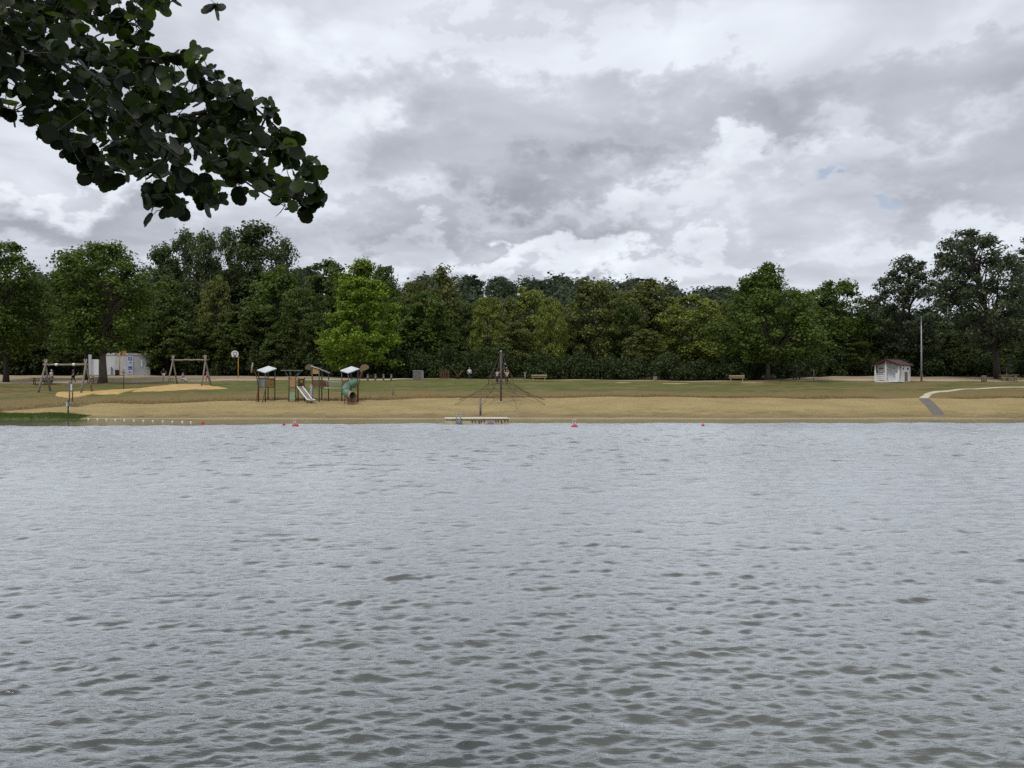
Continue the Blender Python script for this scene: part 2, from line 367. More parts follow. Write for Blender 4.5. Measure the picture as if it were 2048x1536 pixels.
for k in range(NWV):
    lam = 0.05 * (1.3 / 0.05) ** ((k + rng.random()) / NWV)
    th = R(-84) + rng.normal() * R(25); kx, ky = math.cos(th), math.sin(th)
    s_ = 0.055 * (1.0 if lam < 0.16 else (0.16 / lam) ** 0.82) * (lam / 0.08 if lam < 0.08 else 1.0)
    wgt = smooth01((lam / np.maximum(dyr, dxr * 0.5) - 1.8) / 2.4)
    a = s_ * lam / (2 * math.pi)
    env = 0.6 + 0.8 * (0.5 + 0.5 * np.sin((LX * ky - LY * kx) * 2 * math.pi / (lam * rng.uniform(4, 9)) + rng.uniform(0, 6)) * np.sin((LX * kx + LY * ky) * 2 * math.pi / (lam * rng.uniform(4, 8)) + rng.uniform(0, 6)))
    ph = (LX * kx + LY * ky) * 2 * math.pi / lam + rng.uniform(0, 6.28)
    g = gust * wgt * env * (1 + 2.0 * smooth01((LY - 10) / 26) if lam > 0.4 else 1)      # the fetch raises longer waves out on the lake
    HZ += a * g * np.cos(ph); q = 0.6 * a * g * np.sin(ph); OX -= q * kx; OY -= q * ky
    lost += (0.5 * (s_ * gust) ** 2) * (1 - wgt ** 2)
rough = 0.10 * calm + np.clip(0.5 * np.sqrt(np.sqrt(2 * lost) + 0.0012), 0.03, 0.6)
LV = np.stack([LX + OX, LY + OY, HZ], 2)
ap = np.zeros((len(rows), 1, 3)); ap[:, 0, 1] = rows
apl = ap.copy(); apl[:, 0, 0] = -160; apr = ap.copy(); apr[:, 0, 0] = 160
LV = np.concatenate([apl, LV, apr], 1); NC2 = NC + 2
rough = np.concatenate([rough[:, :1], rough, rough[:, -1:]], 1); calm2 = np.concatenate([calm[:, :1], calm, calm[:, -1:]], 1)
ii, jj = np.meshgrid(np.arange(NC2 - 1), np.arange(len(rows) - 1)); base = (jj * NC2 + ii).ravel()
lf = np.stack([base, base + 1, base + NC2 + 1, base + NC2], 1)
m_water, t = new_mat('water')
ra = t.n('ShaderNodeAttribute', attribute_name='rough', out=2); ca = t.n('ShaderNodeAttribute', attribute_name='calm', out=2)
p = pos(t)
nb = t.noise(t.vm('MULTIPLY', p, (0.42, 1.6, 1)), 11.0, 4, 0.62)
fa = t.ramp(t.n('ShaderNodeSeparateXYZ', {0: p}, out=1), 9, 34)
nf = t.m('MULTIPLY', t.m('MULTIPLY', t.noise(t.vm('MULTIPLY', p, (0.45, 1.0, 1)), 2.8, 4, 0.65), fa), 10.0)
bp = t.n('ShaderNodeBump', {'Height': t.m('ADD', nb, nf), 'Strength': t.m('MULTIPLY', t.m('SUBTRACT', 1.0, ca), 0.42), 'Distance': 0.03})
lw = t.n('ShaderNodeLayerWeight', {'Blend': 0.5, 'Normal': bp}, out=1)
body = t.n('ShaderNodeBsdfDiffuse', {0: (0.080, 0.084, 0.074)})
gl = t.n('ShaderNodeBsdfGlossy', {0: (0.89, 0.91, 0.905), 'Roughness': ra, 'Normal': bp})
out(t, t.n('ShaderNodeMixShader', {0: t.ramp(lw, 0.37, 0.89, 0.04, 0.97), 1: body, 2: gl}))
struct(obj('lake', np_mesh('lake', LV.reshape(-1, 3), lf, True, {'rough': rough.ravel(), 'calm': calm2.ravel()}), m_water))
# ------------------------------------------------------------------ trees
SHAPES = {
 'round':  lambda t: np.sqrt(np.clip(1 - ((t - 0.45) / 0.58) ** 2, 0.02, 1)),
 'oval':   lambda t: np.clip(np.sin(np.pi * np.clip(t * 0.92 + 0.07, 0, 1)) ** 0.6, 0.05, 1),
 'cone':   lambda t: np.clip(np.minimum(1.0, 0.72 + t * 1.6) * (1 - np.clip((t - 0.2) / 0.84, 0, 1) ** 1.9), 0.06, 1),
 'dome':   lambda t: np.sqrt(np.clip(1 - (t / 1.03) ** 2.6, 0.02, 1)),
 'column': lambda t: np.clip(np.sin(np.pi * np.clip(t * 0.86 + 0.12, 0, 1)) ** 0.45, 0.1, 1),
}
def leaf_quads(P, Nn, size, rg, lv):
    n = len(P); Nn = Nn / np.linalg.norm(Nn, axis=1, keepdims=True)
    a = rg.normal(size=(n, 3)); T = np.cross(Nn, a); T /= np.linalg.norm(T, axis=1, keepdims=True) + 1e-9; B = np.cross(Nn, T)
    s1 = size[:, None] * 0.5; s2 = s1 * rg.uniform(0.55, 0.9, (n, 1))
    V = np.stack([P - T * s1, P + B * s2 - T * s1 * 0.1, P + T * s1, P - B * s2 - T * s1 * 0.1], 1).reshape(-1, 3)
    return V, np.arange(4 * n).reshape(-1, 4), np.repeat(lv, 4)
def make_tree(name, seed, H, cbf, Rr, shape, ncl, nl, leaf, cr, lean=(0, 0), limb=0.6, flat=0.62, hollow=0.45, trunk_r=None, gaps=0.0, fork=1):
    """returns (trunk mesh, crown mesh) with the foot of the trunk at the origin"""
    rg = np.random.default_rng(seed); sh = SHAPES[shape]
    zb = H * cbf; tt = []
    while len(tt) < ncl:
        t = rg.random()
        if rg.random() < sh(np.array(t)) + 0.12: tt.append(t)
    tt = np.array(tt); an = np.arange(ncl) * 2.399963 + rg.normal(0, 0.5, ncl)
    lob = 1 + 0.16 * np.sin(an * 2 + rg.uniform(0, 6)) + 0.10 * np.sin(an * 3 + tt * 7 + rg.uniform(0, 6)) + 0.09 * np.sin(tt * 13 + an)
    rr = Rr * sh(tt) * lob * np.clip(np.sqrt(rg.uniform(hollow ** 2, 1, ncl)), 0, 1)
    rr = np.maximum(rr - cr * 0.45, 0)
    zc = zb + tt * (H - zb - cr * 0.5)
    lx = lean[0] * (zc / H) ** 1.4; ly = lean[1] * (zc / H) ** 1.4
    cc = np.stack([rr * np.cos(an) + lx, rr * np.sin(an) + ly, zc], 1)
    if gaps > 0:
        keep = np.sin(cc[:, 0] * 0.9 + seed) * np.sin(cc[:, 2] * 0.75 + 1.3 * seed) + 0.5 * np.sin(cc[:, 1] * 1.1) > -gaps_thr(gaps)
        cc = cc[keep]; an = an[keep]; rr = rr[keep]
    n = len(cc); crr = cr * rg.uniform(0.6, 1.3, n)
    k = np.repeat(np.arange(n), nl); N_ = len(k)
    d = rg.normal(size=(N_, 3)); d /= np.linalg.norm(d, axis=1, keepdims=True)
    rad = crr[k] * rg.random(N_) ** 0.45
    stretch = np.stack([np.ones(N_), np.ones(N_), np.full(N_, flat)], 1)
    # clumps droop and reach outwards a little, so their edge is ragged
    P = cc[k] + d * rad[:, None] * stretch
    o2 = np.stack([np.cos(an[k]), np.sin(an[k]), np.zeros(N_)], 1)
    P += o2 * (rg.random(N_) ** 3 * crr[k] * 0.7)[:, None]; P[:, 2] -= rg.random(N_) ** 3 * crr[k] * 0.35
    Nn = d * 0.7 + np.array([0, 0, 0.75]) + rg.normal(size=(N_, 3)) * 0.55
    cl = rg.random(n); lv = np.clip(0.45 * cl[k] + 0.55 * rg.random(N_), 0, 1)
    V, Fq, a = leaf_quads(P, Nn, leaf * rg.uniform(0.55, 1.35, N_), rg, lv)
    crown = np_mesh('crown', V, Fq, False, {'lv': a})
    b = MB(); tr = trunk_r or 0.0145 * H + 0.05
    for f in range(fork):
        hh = H * (0.86 if fork == 1 else rg.uniform(0.7, 0.85)); oo = (0, 0) if fork == 1 else (rg.normal() * Rr * 0.35, rg.normal() * Rr * 0.35)
        pts = []; rads = []
        for i in range(9):
            u = i / 8; z = hh * u
            fx_ = 0 if fork == 1 else np.clip((u - 0.2) / 0.8, 0, 1) ** 1.2
            pts.append((lean[0] * (z / H) ** 1.4 + oo[0] * fx_ + rg.normal() * 0.05 * (i > 0), lean[1] * (z / H) ** 1.4 + oo[1] * fx_ + rg.normal() * 0.05 * (i > 0), z - (0.15 if i == 0 else 0)))
            rads.append(tr * (1.35 if i == 0 else 1) * (1 - 0.85 * u ** 0.8))
        b.tube(pts, rads, 9)
    for i in range(n):
        if rg.random() > limb: continue
        c = cc[i]; h0 = max(zb * 0.75, c[2] - 0.8 * rr[i] - 0.4); h0 = min(h0, H * 0.8)
        s0 = Vector((lean[0] * (h0 / H) ** 1.4, lean[1] * (h0 / H) ** 1.4, h0)); e0 = Vector(c); mid = s0.lerp(e0, 0.5) + Vector((rg.normal() * 0.2, rg.normal() * 0.2, 0.18 * rr[i]))
        r0 = tr * rg.uniform(0.18, 0.34)
        b.tube([s0, mid, e0], [r0, r0 * 0.6, r0 * 0.2], 5, False)
    return b.mesh('trunk'), crown
def gaps_thr(g): return 1.05 - g
def place_tree(meshes, name, label, p, mat, sc=(1, 1, 1), rz=0.0, group=None, bk=None, cat='tree'):
    t = thing(name, label, cat, p, rz, group); t.scale = sc
    for nm, me in (('trunk', meshes[0]), ('crown', meshes[1])):
        if not me.materials: me.materials.append(bark)
        o = obj(nm, me, None, t); o.material_slots[0].link = 'OBJECT'
        o.material_slots[0].material = (bk or bark) if nm == 'trunk' else mat
    return t
def tree_px(px, top, hw, D): 
    """foot, height and crown radius of a tree standing D metres off"""
    X = (px - CX) / F * D; z = float(zg(X, D)); return Vector((X, D, z)), CH + (HY - top) / F * D - z, hw / F * D
def hero(seed, name, label, px, base, top, hw, D, shape, cbf, mat, ncl, nl, leaf, cr, **k):
    p, H, r = tree_px(px, top, hw, D); bk = k.pop('bk', bark); lean_px = k.pop('lean_px', 0); group = k.pop('group', None)
    k['lean'] = (lean_px / F * D, 0)
    return place_tree(make_tree(name, seed, H, cbf, r, shape, ncl, nl, leaf, cr, **k), name, label, p, LEAF[mat], bk=bk, group=group)
hero(1, 'park_tree', 'broad dark green tree with a slim dark trunk beyond the picnic table', 12, 763, 478, 78, 98, 'round', 0.22, 'mid', 150, 105, 0.36, 1.25, bk=bark_dark)
hero(2, 'park_tree', 'broad leafy tree whose thick trunk has a bicycle leaning on it', 206, 768, 480, 100, 95, 'round', 0.25, 'mid', 200, 105, 0.36, 1.3, trunk_r=0.42, gaps=0.12)
hero(3, 'park_tree', 'leafy tree with a thin dark trunk beside the pale toilet block', 172, 763, 490, 78, 101, 'round', 0.27, 'mid', 120, 105, 0.36, 1.25, bk=bark_dark, gaps=0.12)
hero(4, 'maple_tree', 'bright fresh green cone shaped tree behind the play towers', 722, 755, 512, 84, 107, 'cone', 0.09, 'bright', 240, 110, 0.36, 1.05, flat=0.5, limb=0.4)
hero(6, 'park_tree', 'tall free standing green tree with a bare grey trunk beside a bench', 1536, 760, 518, 108, 101, 'cone', 0.17, 'mid', 230, 105, 0.36, 1.15, gaps=0.1, lean_px=-2)
hero(7, 'poplar_tree', 'loose grey green poplar standing behind the white hut', 1818, 757, 505, 70, 118, 'oval', 0.20, 'silver', 175, 95, 0.36, 1.1, gaps=0.2, fork=2, bk=bark_dark)
hero(8, 'poplar_tree', 'tall grey green poplar with a leaning dark trunk and sky between its limbs', 1995, 760, 455, 100, 103, 'round', 0.22, 'silver', 250, 95, 0.36, 1.15, gaps=0.22, fork=3, lean_px=-62, trunk_r=0.36, bk=bark_dark)
hero(9, 'poplar_tree', 'tall dark grey green poplar next to the leaning poplar', 2085, 760, 448, 66, 110, 'oval', 0.18, 'silver', 120, 90, 0.38, 1.2, bk=bark_dark)
hero(10, 'park_tree', 'dark green spreading tree between the tall park tree and the white hut', 1672, 755, 552, 68, 122, 'round', 0.28, 'mid', 140, 100, 0.40, 1.2, gaps=0.14, bk=bark_dark)
# tall poplars rising out of the wood
POP = [make_tree('poplar', 30 + i, 20, 0.12, [4.2, 5.4][i], 'column', 165, 95, 0.40, 1.1, flat=0.95, gaps=0.03, limb=0.3) for i in range(2)]
for i, (px, top, hw, D) in enumerate([(325, 490, 44, 140), (368, 458, 58, 146), (408, 462, 42, 141), (458, 452, 44, 150), (515, 444, 72, 149), (566, 476, 42, 146)]):
    p, H, r = tree_px(px, top, hw, D); j = i % 2
    place_tree(POP[j], 'poplar_tree', ['narrow', 'broad', 'slim', 'slender', 'widest', 'short'][i] + ' grey green poplar rising above the wood behind the sand mound swing', p, LEAF['poplar'], (r / [4.2, 5.4][j], r / [4.2, 5.4][j], H / 20), i * 1.7, 'poplars rising above the wood')
# the wood: individual trees
WS = [('round', 0.12, 5.0), ('dome', 0.08, 5.0), ('oval', 0.08, 4.2), ('cone', 0.10, 4.6), ('round', 0.18, 5.0)]
WT = [make_tree('wood', 50 + i, 14, c, r, s, 150, 85, 0.40, 1.05 + 0.1 * (i % 2), flat=0.55, limb=0.35) for i, (s, c, r) in enumerate(WS)]
LMK = [(10, 'the tree with the slim dark trunk'), (84, 'the dark picnic table'), (150, 'the thick trunk with the bicycle'), (256, 'the toilet block'), (380, 'the swing on the sand mound'), (476, 'the hoop with the white backboard'), (533, 'the tower with orange slats'), (592, 'the slide tower'), (641, 'the rope bridge'), (722, 'the bright green maple'), (765, 'the bollards'), (834, 'the slatted bin enclosure'), (900, 'the dead branches'), (945, 'the person in navy trousers'), (1002, 'the rope pyramid'), (1085, 'the long bench'), (1200, 'the lawn between bench and square bin'), (1310, 'the small square bin'), (1400, 'the lawn between square bin and bench'), (1473, 'the bench beside the park tree'), (1536, 'the tall park tree'), (1600, 'the dark timber posts'), (1672, 'the gravel yard'), (1785, 'the white hut'), (1850, 'the lamp post'), (1925, 'the gravel right of the lamp'), (1990, 'the leaning poplar'), (2070, 'the pale picnic table')]
WORD = dict(dark='dark green', mid='mid green', olive='olive green', yellow='yellow green', far='dark bluish')
def landmark(px): return min(LMK, key=lambda l: abs(l[0] - px))[1]
NAME = {'dark': ('dark green tree in the wood edge', 'dark green trees of the wood'), 'mid': ('mid green tree in the wood edge', 'mid green trees of the wood'),
        'olive': ('olive green tree in the wood edge with dull brownish tips', 'olive trees of the wood'), 'yellow': ('yellow green tree in the wood edge, paler than its neighbours', 'yellow green trees of the wood'),
        'far': ('dark bluish tree standing far back behind the leaning poplar', 'bluish trees far back')}
for i, (px, top, hw, D, c) in enumerate([
    (60, 548, 60, 138, 'dark'), (-30, 560, 70, 140, 'dark'), (105, 575, 60, 128, 'dark'), (265, 570, 50, 126, 'dark'), (335, 545, 62, 126, 'dark'), (432, 550, 45, 126, 'olive'), (385, 640, 62, 116, 'dark'), (490, 600, 62, 119, 'dark'), (552, 530, 72, 127, 'mid'),
    (470, 645, 50, 114, 'dark'), (655, 513, 72, 131, 'dark'), (602, 570, 50, 120, 'dark'), (764, 524, 46, 131, 'dark'), (792, 590, 42, 119, 'mid'), (630, 620, 40, 117, 'dark'), (885, 526, 64, 128, 'olive'), (850, 580, 58, 116, 'mid'),
    (828, 556, 42, 126, 'olive'), (560, 640, 45, 113, 'dark'), (930, 600, 42, 122, 'dark'), (975, 588, 42, 117, 'yellow'), (1018, 590, 40, 126, 'olive'), (1058, 572, 52, 128, 'yellow'), (1100, 590, 34, 115, 'yellow'), (1142, 600, 42, 124, 'dark'),
    (1186, 553, 64, 119, 'olive'), (1236, 578, 42, 128, 'olive'), (1300, 552, 62, 125, 'olive'), (1258, 600, 40, 118, 'dark'), (1384, 586, 68, 120, 'yellow'), (1342, 596, 36, 128, 'mid'), (1446, 596, 50, 127, 'olive'), (1488, 620, 40, 120, 'mid'),
    (1600, 600, 50, 130, 'dark'), (1290, 655, 42, 113, 'olive'), (1730, 622, 46, 129, 'mid'), (1782, 612, 48, 126, 'mid'), (1870, 640, 55, 127, 'dark'), (1935, 620, 55, 150, 'far'), (1918, 660, 45, 120, 'dark'), (2035, 640, 50, 128, 'mid'), (1985, 655, 45, 140, 'far'), (2100, 600, 60, 130, 'dark'),
    (1030, 640, 40, 114, 'olive'), (905, 650, 45, 114, 'dark'), (705, 600, 40, 122, 'dark'), (150, 640, 50, 122, 'dark'), (40, 650, 50, 120, 'dark'), (1640, 660, 45, 122, 'dark'), (1700, 670, 42, 119, 'dark')]):
    j = (i * 3 + i // 4) % 5; D = max(D, float(np.interp((px - CX) / F * D, XS, gravback)) + hw / F * D * 0.8 + 1.0); p, H, r = tree_px(px, top, hw, D)
    place_tree(WT[j], 'woodland_tree', f"{'tall' if top < 565 else 'low' if top > 630 else 'middling'} {WORD[c]} tree in the wood behind {landmark(px)}", p, LEAF[c], (r / WS[j][2], r / WS[j][2], H / 14), i * 2.1, NAME[c][1], bk=bark_dark)
# bushes along the foot of the wood
def make_bush(seed):
    rg = np.random.default_rng(seed); n = 34
    an = np.arange(n) * 2.4; rr = np.sqrt(rg.random(n)) * 0.8; zc = 0.12 + (1 - rr ** 2) * rg.random(n) * 0.85
    cc = np.stack([rr * np.cos(an), rr * np.sin(an), zc], 1); k = np.repeat(np.arange(n), 95)
    d = rg.normal(size=(len(k), 3)); d /= np.linalg.norm(d, axis=1, keepdims=True)
    P = cc[k] + d * (0.27 * rg.random(len(k)) ** 0.4)[:, None]; P[:, 2] = np.maximum(P[:, 2], 0.01)
    V, Fq, a = leaf_quads(P, d * 0.7 + np.array([0, 0, 0.7]) + rg.normal(size=d.shape) * 0.5, 0.10 * rg.uniform(0.5, 1.3, len(k)), rg, np.clip(0.4 * rg.random(n)[k] + 0.6 * rg.random(len(k)), 0, 1))
    cr = np_mesh('foliage', V, Fq, False, {'lv': a}); b = MB()
    for i in range(9): b.tube([(0, 0, -0.03), Vector(cc[i]) * 0.5, cc[i]], [0.02, 0.013, 0.005], 5, False)
    return b.mesh('stem'), cr
BU = [make_bush(80 + i) for i in range(4)]
bushes = [(x, 752 if x < 500 else 755, t_, h_, 0) for x, t_, h_ in [(-20, 705, 48), (50, 690, 50), (120, 700, 46), (255, 690, 46), (330, 688, 48), (400, 685, 50), (465, 690, 46), (530, 685, 46), (590, 690, 44), (650, 690, 46), (700, 705, 40)]]
bushes += [(x, 757, t_, h_, 0) for x, t_, h_ in [(770, 690, 46), (830, 700, 42), (890, 690, 44), (945, 700, 36), (1160, 700, 44), (1215, 712, 36)]]
bushes += [(x, 759, t_, h_, 1) for x, t_, h_ in [(990, 688, 52), (1085, 702, 48), (1262, 712, 46), (1335, 708, 46), (1400, 718, 42), (1460, 712, 46), (1515, 715, 36), (1565, 716, 34)]]
bushes += [(x, 753, t_, h_, 0) for x, t_, h_ in [(1620, 690, 36), (1672, 690, 42), (1728, 700, 36), (1790, 690, 46), (1850, 700, 40), (1900, 695, 44), (1958, 700, 40), (2070, 690, 50)]]
for i, (px, base, top, hw, k) in enumerate(bushes):
    Yg = float(np.interp((px - CX) / F * 110, XS, gravback)) + 1.2 + (8 if 100 < px < 350 else 0) + hw / F * 105 * (0.55 if k else 0.9)
    X = (px - CX) / F * Yg; z = float(zg(X, Yg)); h = CH + (HY - top) / F * Yg - z; r = hw / F * Yg
    b = thing('bush', f'rounded dark green bush on the lawn edge behind {landmark(px)}' if k else f'dark shrub in the shade of the wood behind {landmark(px)}', 'bush', (X, Yg, z), i * 1.3,
              'bushes along the lawn edge' if k else 'shrubs under the trees'); b.scale = (r, r, h)
    for nm, me, mt in (('stem', BU[i % 4][0], bark_dark), ('foliage', BU[i % 4][1], LEAF['bush'])):
        if not me.materials: me.materials.append(mt)
        obj(nm, me, None, b)
# the depth of the wood and the wooded hillside, masses nobody could count
def blob_wood(name, pts, seed, nl, leaf, mat):
    rg = np.random.default_rng(seed); A = np.array([p[:3] for p in pts]); Rv = np.array([p[3] for p in pts]); Hv = np.array([p[4] for p in pts])
    k = np.repeat(np.arange(len(A)), nl); d = rg.normal(size=(len(k), 3)); d /= np.linalg.norm(d, axis=1, keepdims=True)
    lob = 1 + 0.22 * np.sin(d[:, 0] * 6 + k) * np.sin(d[:, 2] * 7 + 2 * k) + 0.12 * np.sin(d[:, 1] * 13 + k)
    q = d * (lob * rg.random(len(k)) ** 0.22)[:, None]
    P = A[k] + np.stack([q[:, 0] * Rv[k], q[:, 1] * Rv[k], Hv[k] * (0.5 + 0.5 * q[:, 2])], 1)
    V, Fq, a = leaf_quads(P, d + np.array([0, 0, 0.6]) + rg.normal(size=d.shape) * 0.5, leaf * rg.uniform(0.6, 1.4, len(k)), rg, np.clip(0.5 * rg.random(len(A))[k] + 0.5 * rg.random(len(k)), 0, 1))
    o = obj(name, np_mesh(name, V, Fq, False, {'lv': a}), mat); return stuff(o)
rg = np.random.default_rng(5); pts = []
for i in range(150):
    Y = rg.uniform(136, 182); X = rg.uniform(-0.74, 0.74) * Y; pts.append((X, Y, float(zg(X, Y)) - 0.3, rg.uniform(3.5, 5.5), rg.uniform(9, 13) * (0.72 if X > 0.4 * Y else 1)))
o = blob_wood('woodland', pts, 6, 480, 0.85, LEAF['dark']); tag(o, 'dense dark interior of the wood behind its front row of trees', 'woodland')
pts = []
for i in range(330):
    Y = rg.uniform(215, 425); X = rg.uniform(-0.78, 0.78) * Y
    if abs(X / Y - 0.428) < 0.035 and Y < 318: continue
    pts.append((X, Y, float(zh(X, Y)) - 0.5, rg.uniform(5, 8), rg.uniform(9, 13)))
o = blob_wood('far_woodland', pts, 9, 330, 1.5, LEAF['far']); tag(o, 'distant wooded hillside showing above the wood', 'woodland')
RT = make_tree('ridge', 91, 14, 0.1, 6, 'dome', 60, 60, 1.0, 1.9, limb=0.1)
for i, (px, top, hw) in enumerate([(945, 545, 24), (1000, 550, 34), (1068, 556, 24), (1118, 547, 34), (1160, 556, 22), (1275, 552, 26), (1450, 569, 34), (1405, 580, 26), (850, 548, 26), (1340, 566, 24), (75, 540, 26), (618, 528, 34)]):
    D = 418; X = (px - CX) / F * D; z = float(zh(X, D)); H = CH + (HY - top) / F * D - z
    place_tree(RT, 'ridge_tree', 'small dark round tree far off on the skyline of the hill', (X, D, z), LEAF['far'], (hw / F * D / 6, hw / F * D / 6, max(H, 5) / 14), i * 1.1, 'trees on the skyline', bark_dark)
# ------------------------------------------------------------------ draped ground pieces
def drape(name, left, right, nu, lift, mat, dome=0.0, nv=6):
    """a sheet between two edge lines given as ground points, lying on the ground, thick at its rim"""
    L = [Vector(p) for p in left]; Q = [Vector(p) for p in right]
    def samp(P, u):
        a = np.linspace(0, 1, len(P)); return np.array([np.interp(u, a, [p[i] for p in P]) for i in (0, 1)])
    V = []; vv = []
    for i in range(nu + 1):
        a = samp(L, i / nu); b = samp(Q, i / nu); jt = dome * 1.6; a = a + np.array([0, jt * math.sin(i * 1.9 + .5 * math.sin(i * .7))]); b = b + np.array([0, jt * math.sin(i * 1.3 + 2 + math.sin(i * .9))])
        for j in range(nv + 1):
            q = a + (b - a) * j / nv; e = min(i, nu - i, j, nv - j)
            rim = math.sin(math.pi * j / nv) * math.sin(math.pi * min(max(i / nu, 0), 1)) ** 0.6 if dome else 0
            V.append((q[0], q[1], float(zg(q[0], q[1])) + (lift if e > 0 else -0.02) + dome * rim)); vv.append(i / nu)
    Fq = [(i * (nv + 1) + j, (i + 1) * (nv + 1) + j, (i + 1) * (nv + 1) + j + 1, i * (nv + 1) + j + 1) for i in range(nu) for j in range(nv)]
    return struct(obj(name, np_mesh(name, V, Fq, True, {'v': vv}), mat))
def G(*pp): return [gp(x, y) for x, y in pp]
m_msand = M('play_sand', (0.46, 0.31, 0.115), 0.95, 0.22, 1.5)
drape('play_sand', G((112, 784), (180, 782), (230, 781), (290, 777), (320, 773), (355, 769), (400, 768.5), (425, 772), (455, 776.5)),
      G((108, 790), (135, 797), (185, 789), (235, 789), (260, 784), (300, 783), (350, 781), (400, 779), (456, 777.5)), 40, 0.05, m_msand, 0.16, 10)
m_path = M('pale_path', (0.50, 0.44, 0.33), 0.95, 0.25, 1.2)
drape('footpath', G((1836, 796.5), (1848, 787.5), (1872, 782), (1905, 779.5), (1960, 776.5), (2048, 773.5), (2140, 772)),
      G((1858, 796.5), (1863, 789), (1880, 784.5), (1910, 781.5), (1962, 778), (2048, 774.8), (2140, 773)), 44, 0.035, m_path)
drape('beach_mat', G((1834, 796.5), (1846, 808), (1857, 821), (1864, 832)), G((1859, 796.5), (1872, 808), (1885, 821), (1892, 831)), 16, 0.04, M('rubber_mat', (0.125, 0.112, 0.095), 0.9, 0.2, 3))
drape('footpath', G((640, 758.5), (780, 758.2), (850, 757.5)), G((640, 760), (780, 759.8), (850, 758.3)), 20, 0.03, m_path)
for a, b_, y in ((1322, 1380, 767.2), (1480, 1530, 765.6), (1228, 1262, 765.4)):
    drape('worn_patch', G((a, y), ((a + b_) / 2, y - 0.5), (b_, y)), G((a, y + .2), ((a + b_) / 2, y + .8), (b_, y + .3)), 10, 0.025, M('worn_earth', (0.40, 0.31, 0.19), 0.95, 0.3, 2))
# grassy bank at the left, standing in the water
bxs = np.linspace(-62, -34.3, 120); V = []; nvb = 12
for x in bxs:
    k = min(1.0, max(0.0, (-34.3 - x) / 2.6)) ** 0.6; wv = 0.15 * math.sin(x * 1.3) + 0.1 * math.sin(x * 3.1)
    for j in range(nvb + 1):
        v = j / nvb; y = 63.5 + wv + v * 2.7; h = 0.26 * k * min(1, v / 0.12) ** 0.5 * (1 - max(0, (v - 0.75) / 0.25) ** 2)
        V.append((x, y, max(float(zg(x, y)), -0.08) * min(1, v * 4) + h - 0.06))
Fq = [(i * (nvb + 1) + j, (i + 1) * (nvb + 1) + j, (i + 1) * (nvb + 1) + j + 1, i * (nvb + 1) + j + 1) for i in range(119) for j in range(nvb)]
BANKV = np.array(V)
m_bank = M('bank_grass', (0.075, 0.110, 0.020), 0.95, 0.45, 2.0)
struct(obj('grassy_bank', np_mesh('grassy_bank', BANKV, Fq, True), m_bank))
def tufts(name, P, h, mat, seed, n=5):
    rg = np.random.default_rng(seed); V = []; 
    P = np.repeat(P, n, 0) + np.concatenate([rg.normal(0, 0.06, (len(P) * n, 2)), np.zeros((len(P) * n, 1))], 1)
    a = rg.uniform(0, 6.28, len(P)); hh = h * rg.uniform(0.5, 1.3, len(P)); w_ = 0.012 + 0.012 * rg.random(len(P)); l = rg.normal(0, 0.3, (len(P), 2)) * hh[:, None]
    dx = np.stack([np.cos(a) * w_, np.sin(a) * w_, 0 * a], 1); tip = P + np.stack([l[:, 0], l[:, 1], hh], 1)
    V = np.stack([P - dx, P + dx, tip], 1).reshape(-1, 3)
    o = obj(name, np_mesh(name, V, np.arange(len(V)).reshape(-1, 3), False, {'lv': np.repeat(rg.random(len(P)), 3)}), mat); return stuff(o)
rg = np.random.default_rng(3)
pk = BANKV[rg.integers(0, len(BANKV), 9000)] + np.concatenate([rg.normal(0, 0.12, (9000, 2)), np.zeros((9000, 1))], 1); pk = pk[(pk[:, 2] > 0.02) & (pk[:, 0] < -34.5)]
m_blade = leaf_mat('grass_blade', (0.045, 0.070, 0.012), (0.13, 0.17, 0.035))
tag(tufts('bank_grass', pk, 0.11, m_blade, 4), 'bright green grass growing on the low bank at the water', 'grass')
m_dryb = leaf_mat('dry_blade', (0.15, 0.115, 0.045), (0.34, 0.25, 0.11))
xs_ = rg.uniform(-62, 68, 7000); vv_ = np.abs(rg.normal(0, 0.04, 7000)); lo_ = np.interp(xs_, XS, sandtop); hi_ = np.interp(xs_, XS, lawntop); ys_ = lo_ + (hi_ - lo_) * vv_
ok = ~((xs_ > 35) & (xs_ < 42) & (vv_ < 0.3)); xs_, ys_ = xs_[ok], ys_[ok]
tag(tufts('dry_grass', np.stack([xs_, ys_, zg(xs_, ys_)], 1), 0.13, m_dryb, 8, 4), 'dry straw coloured grass fringing the upper edge of the beach', 'grass')

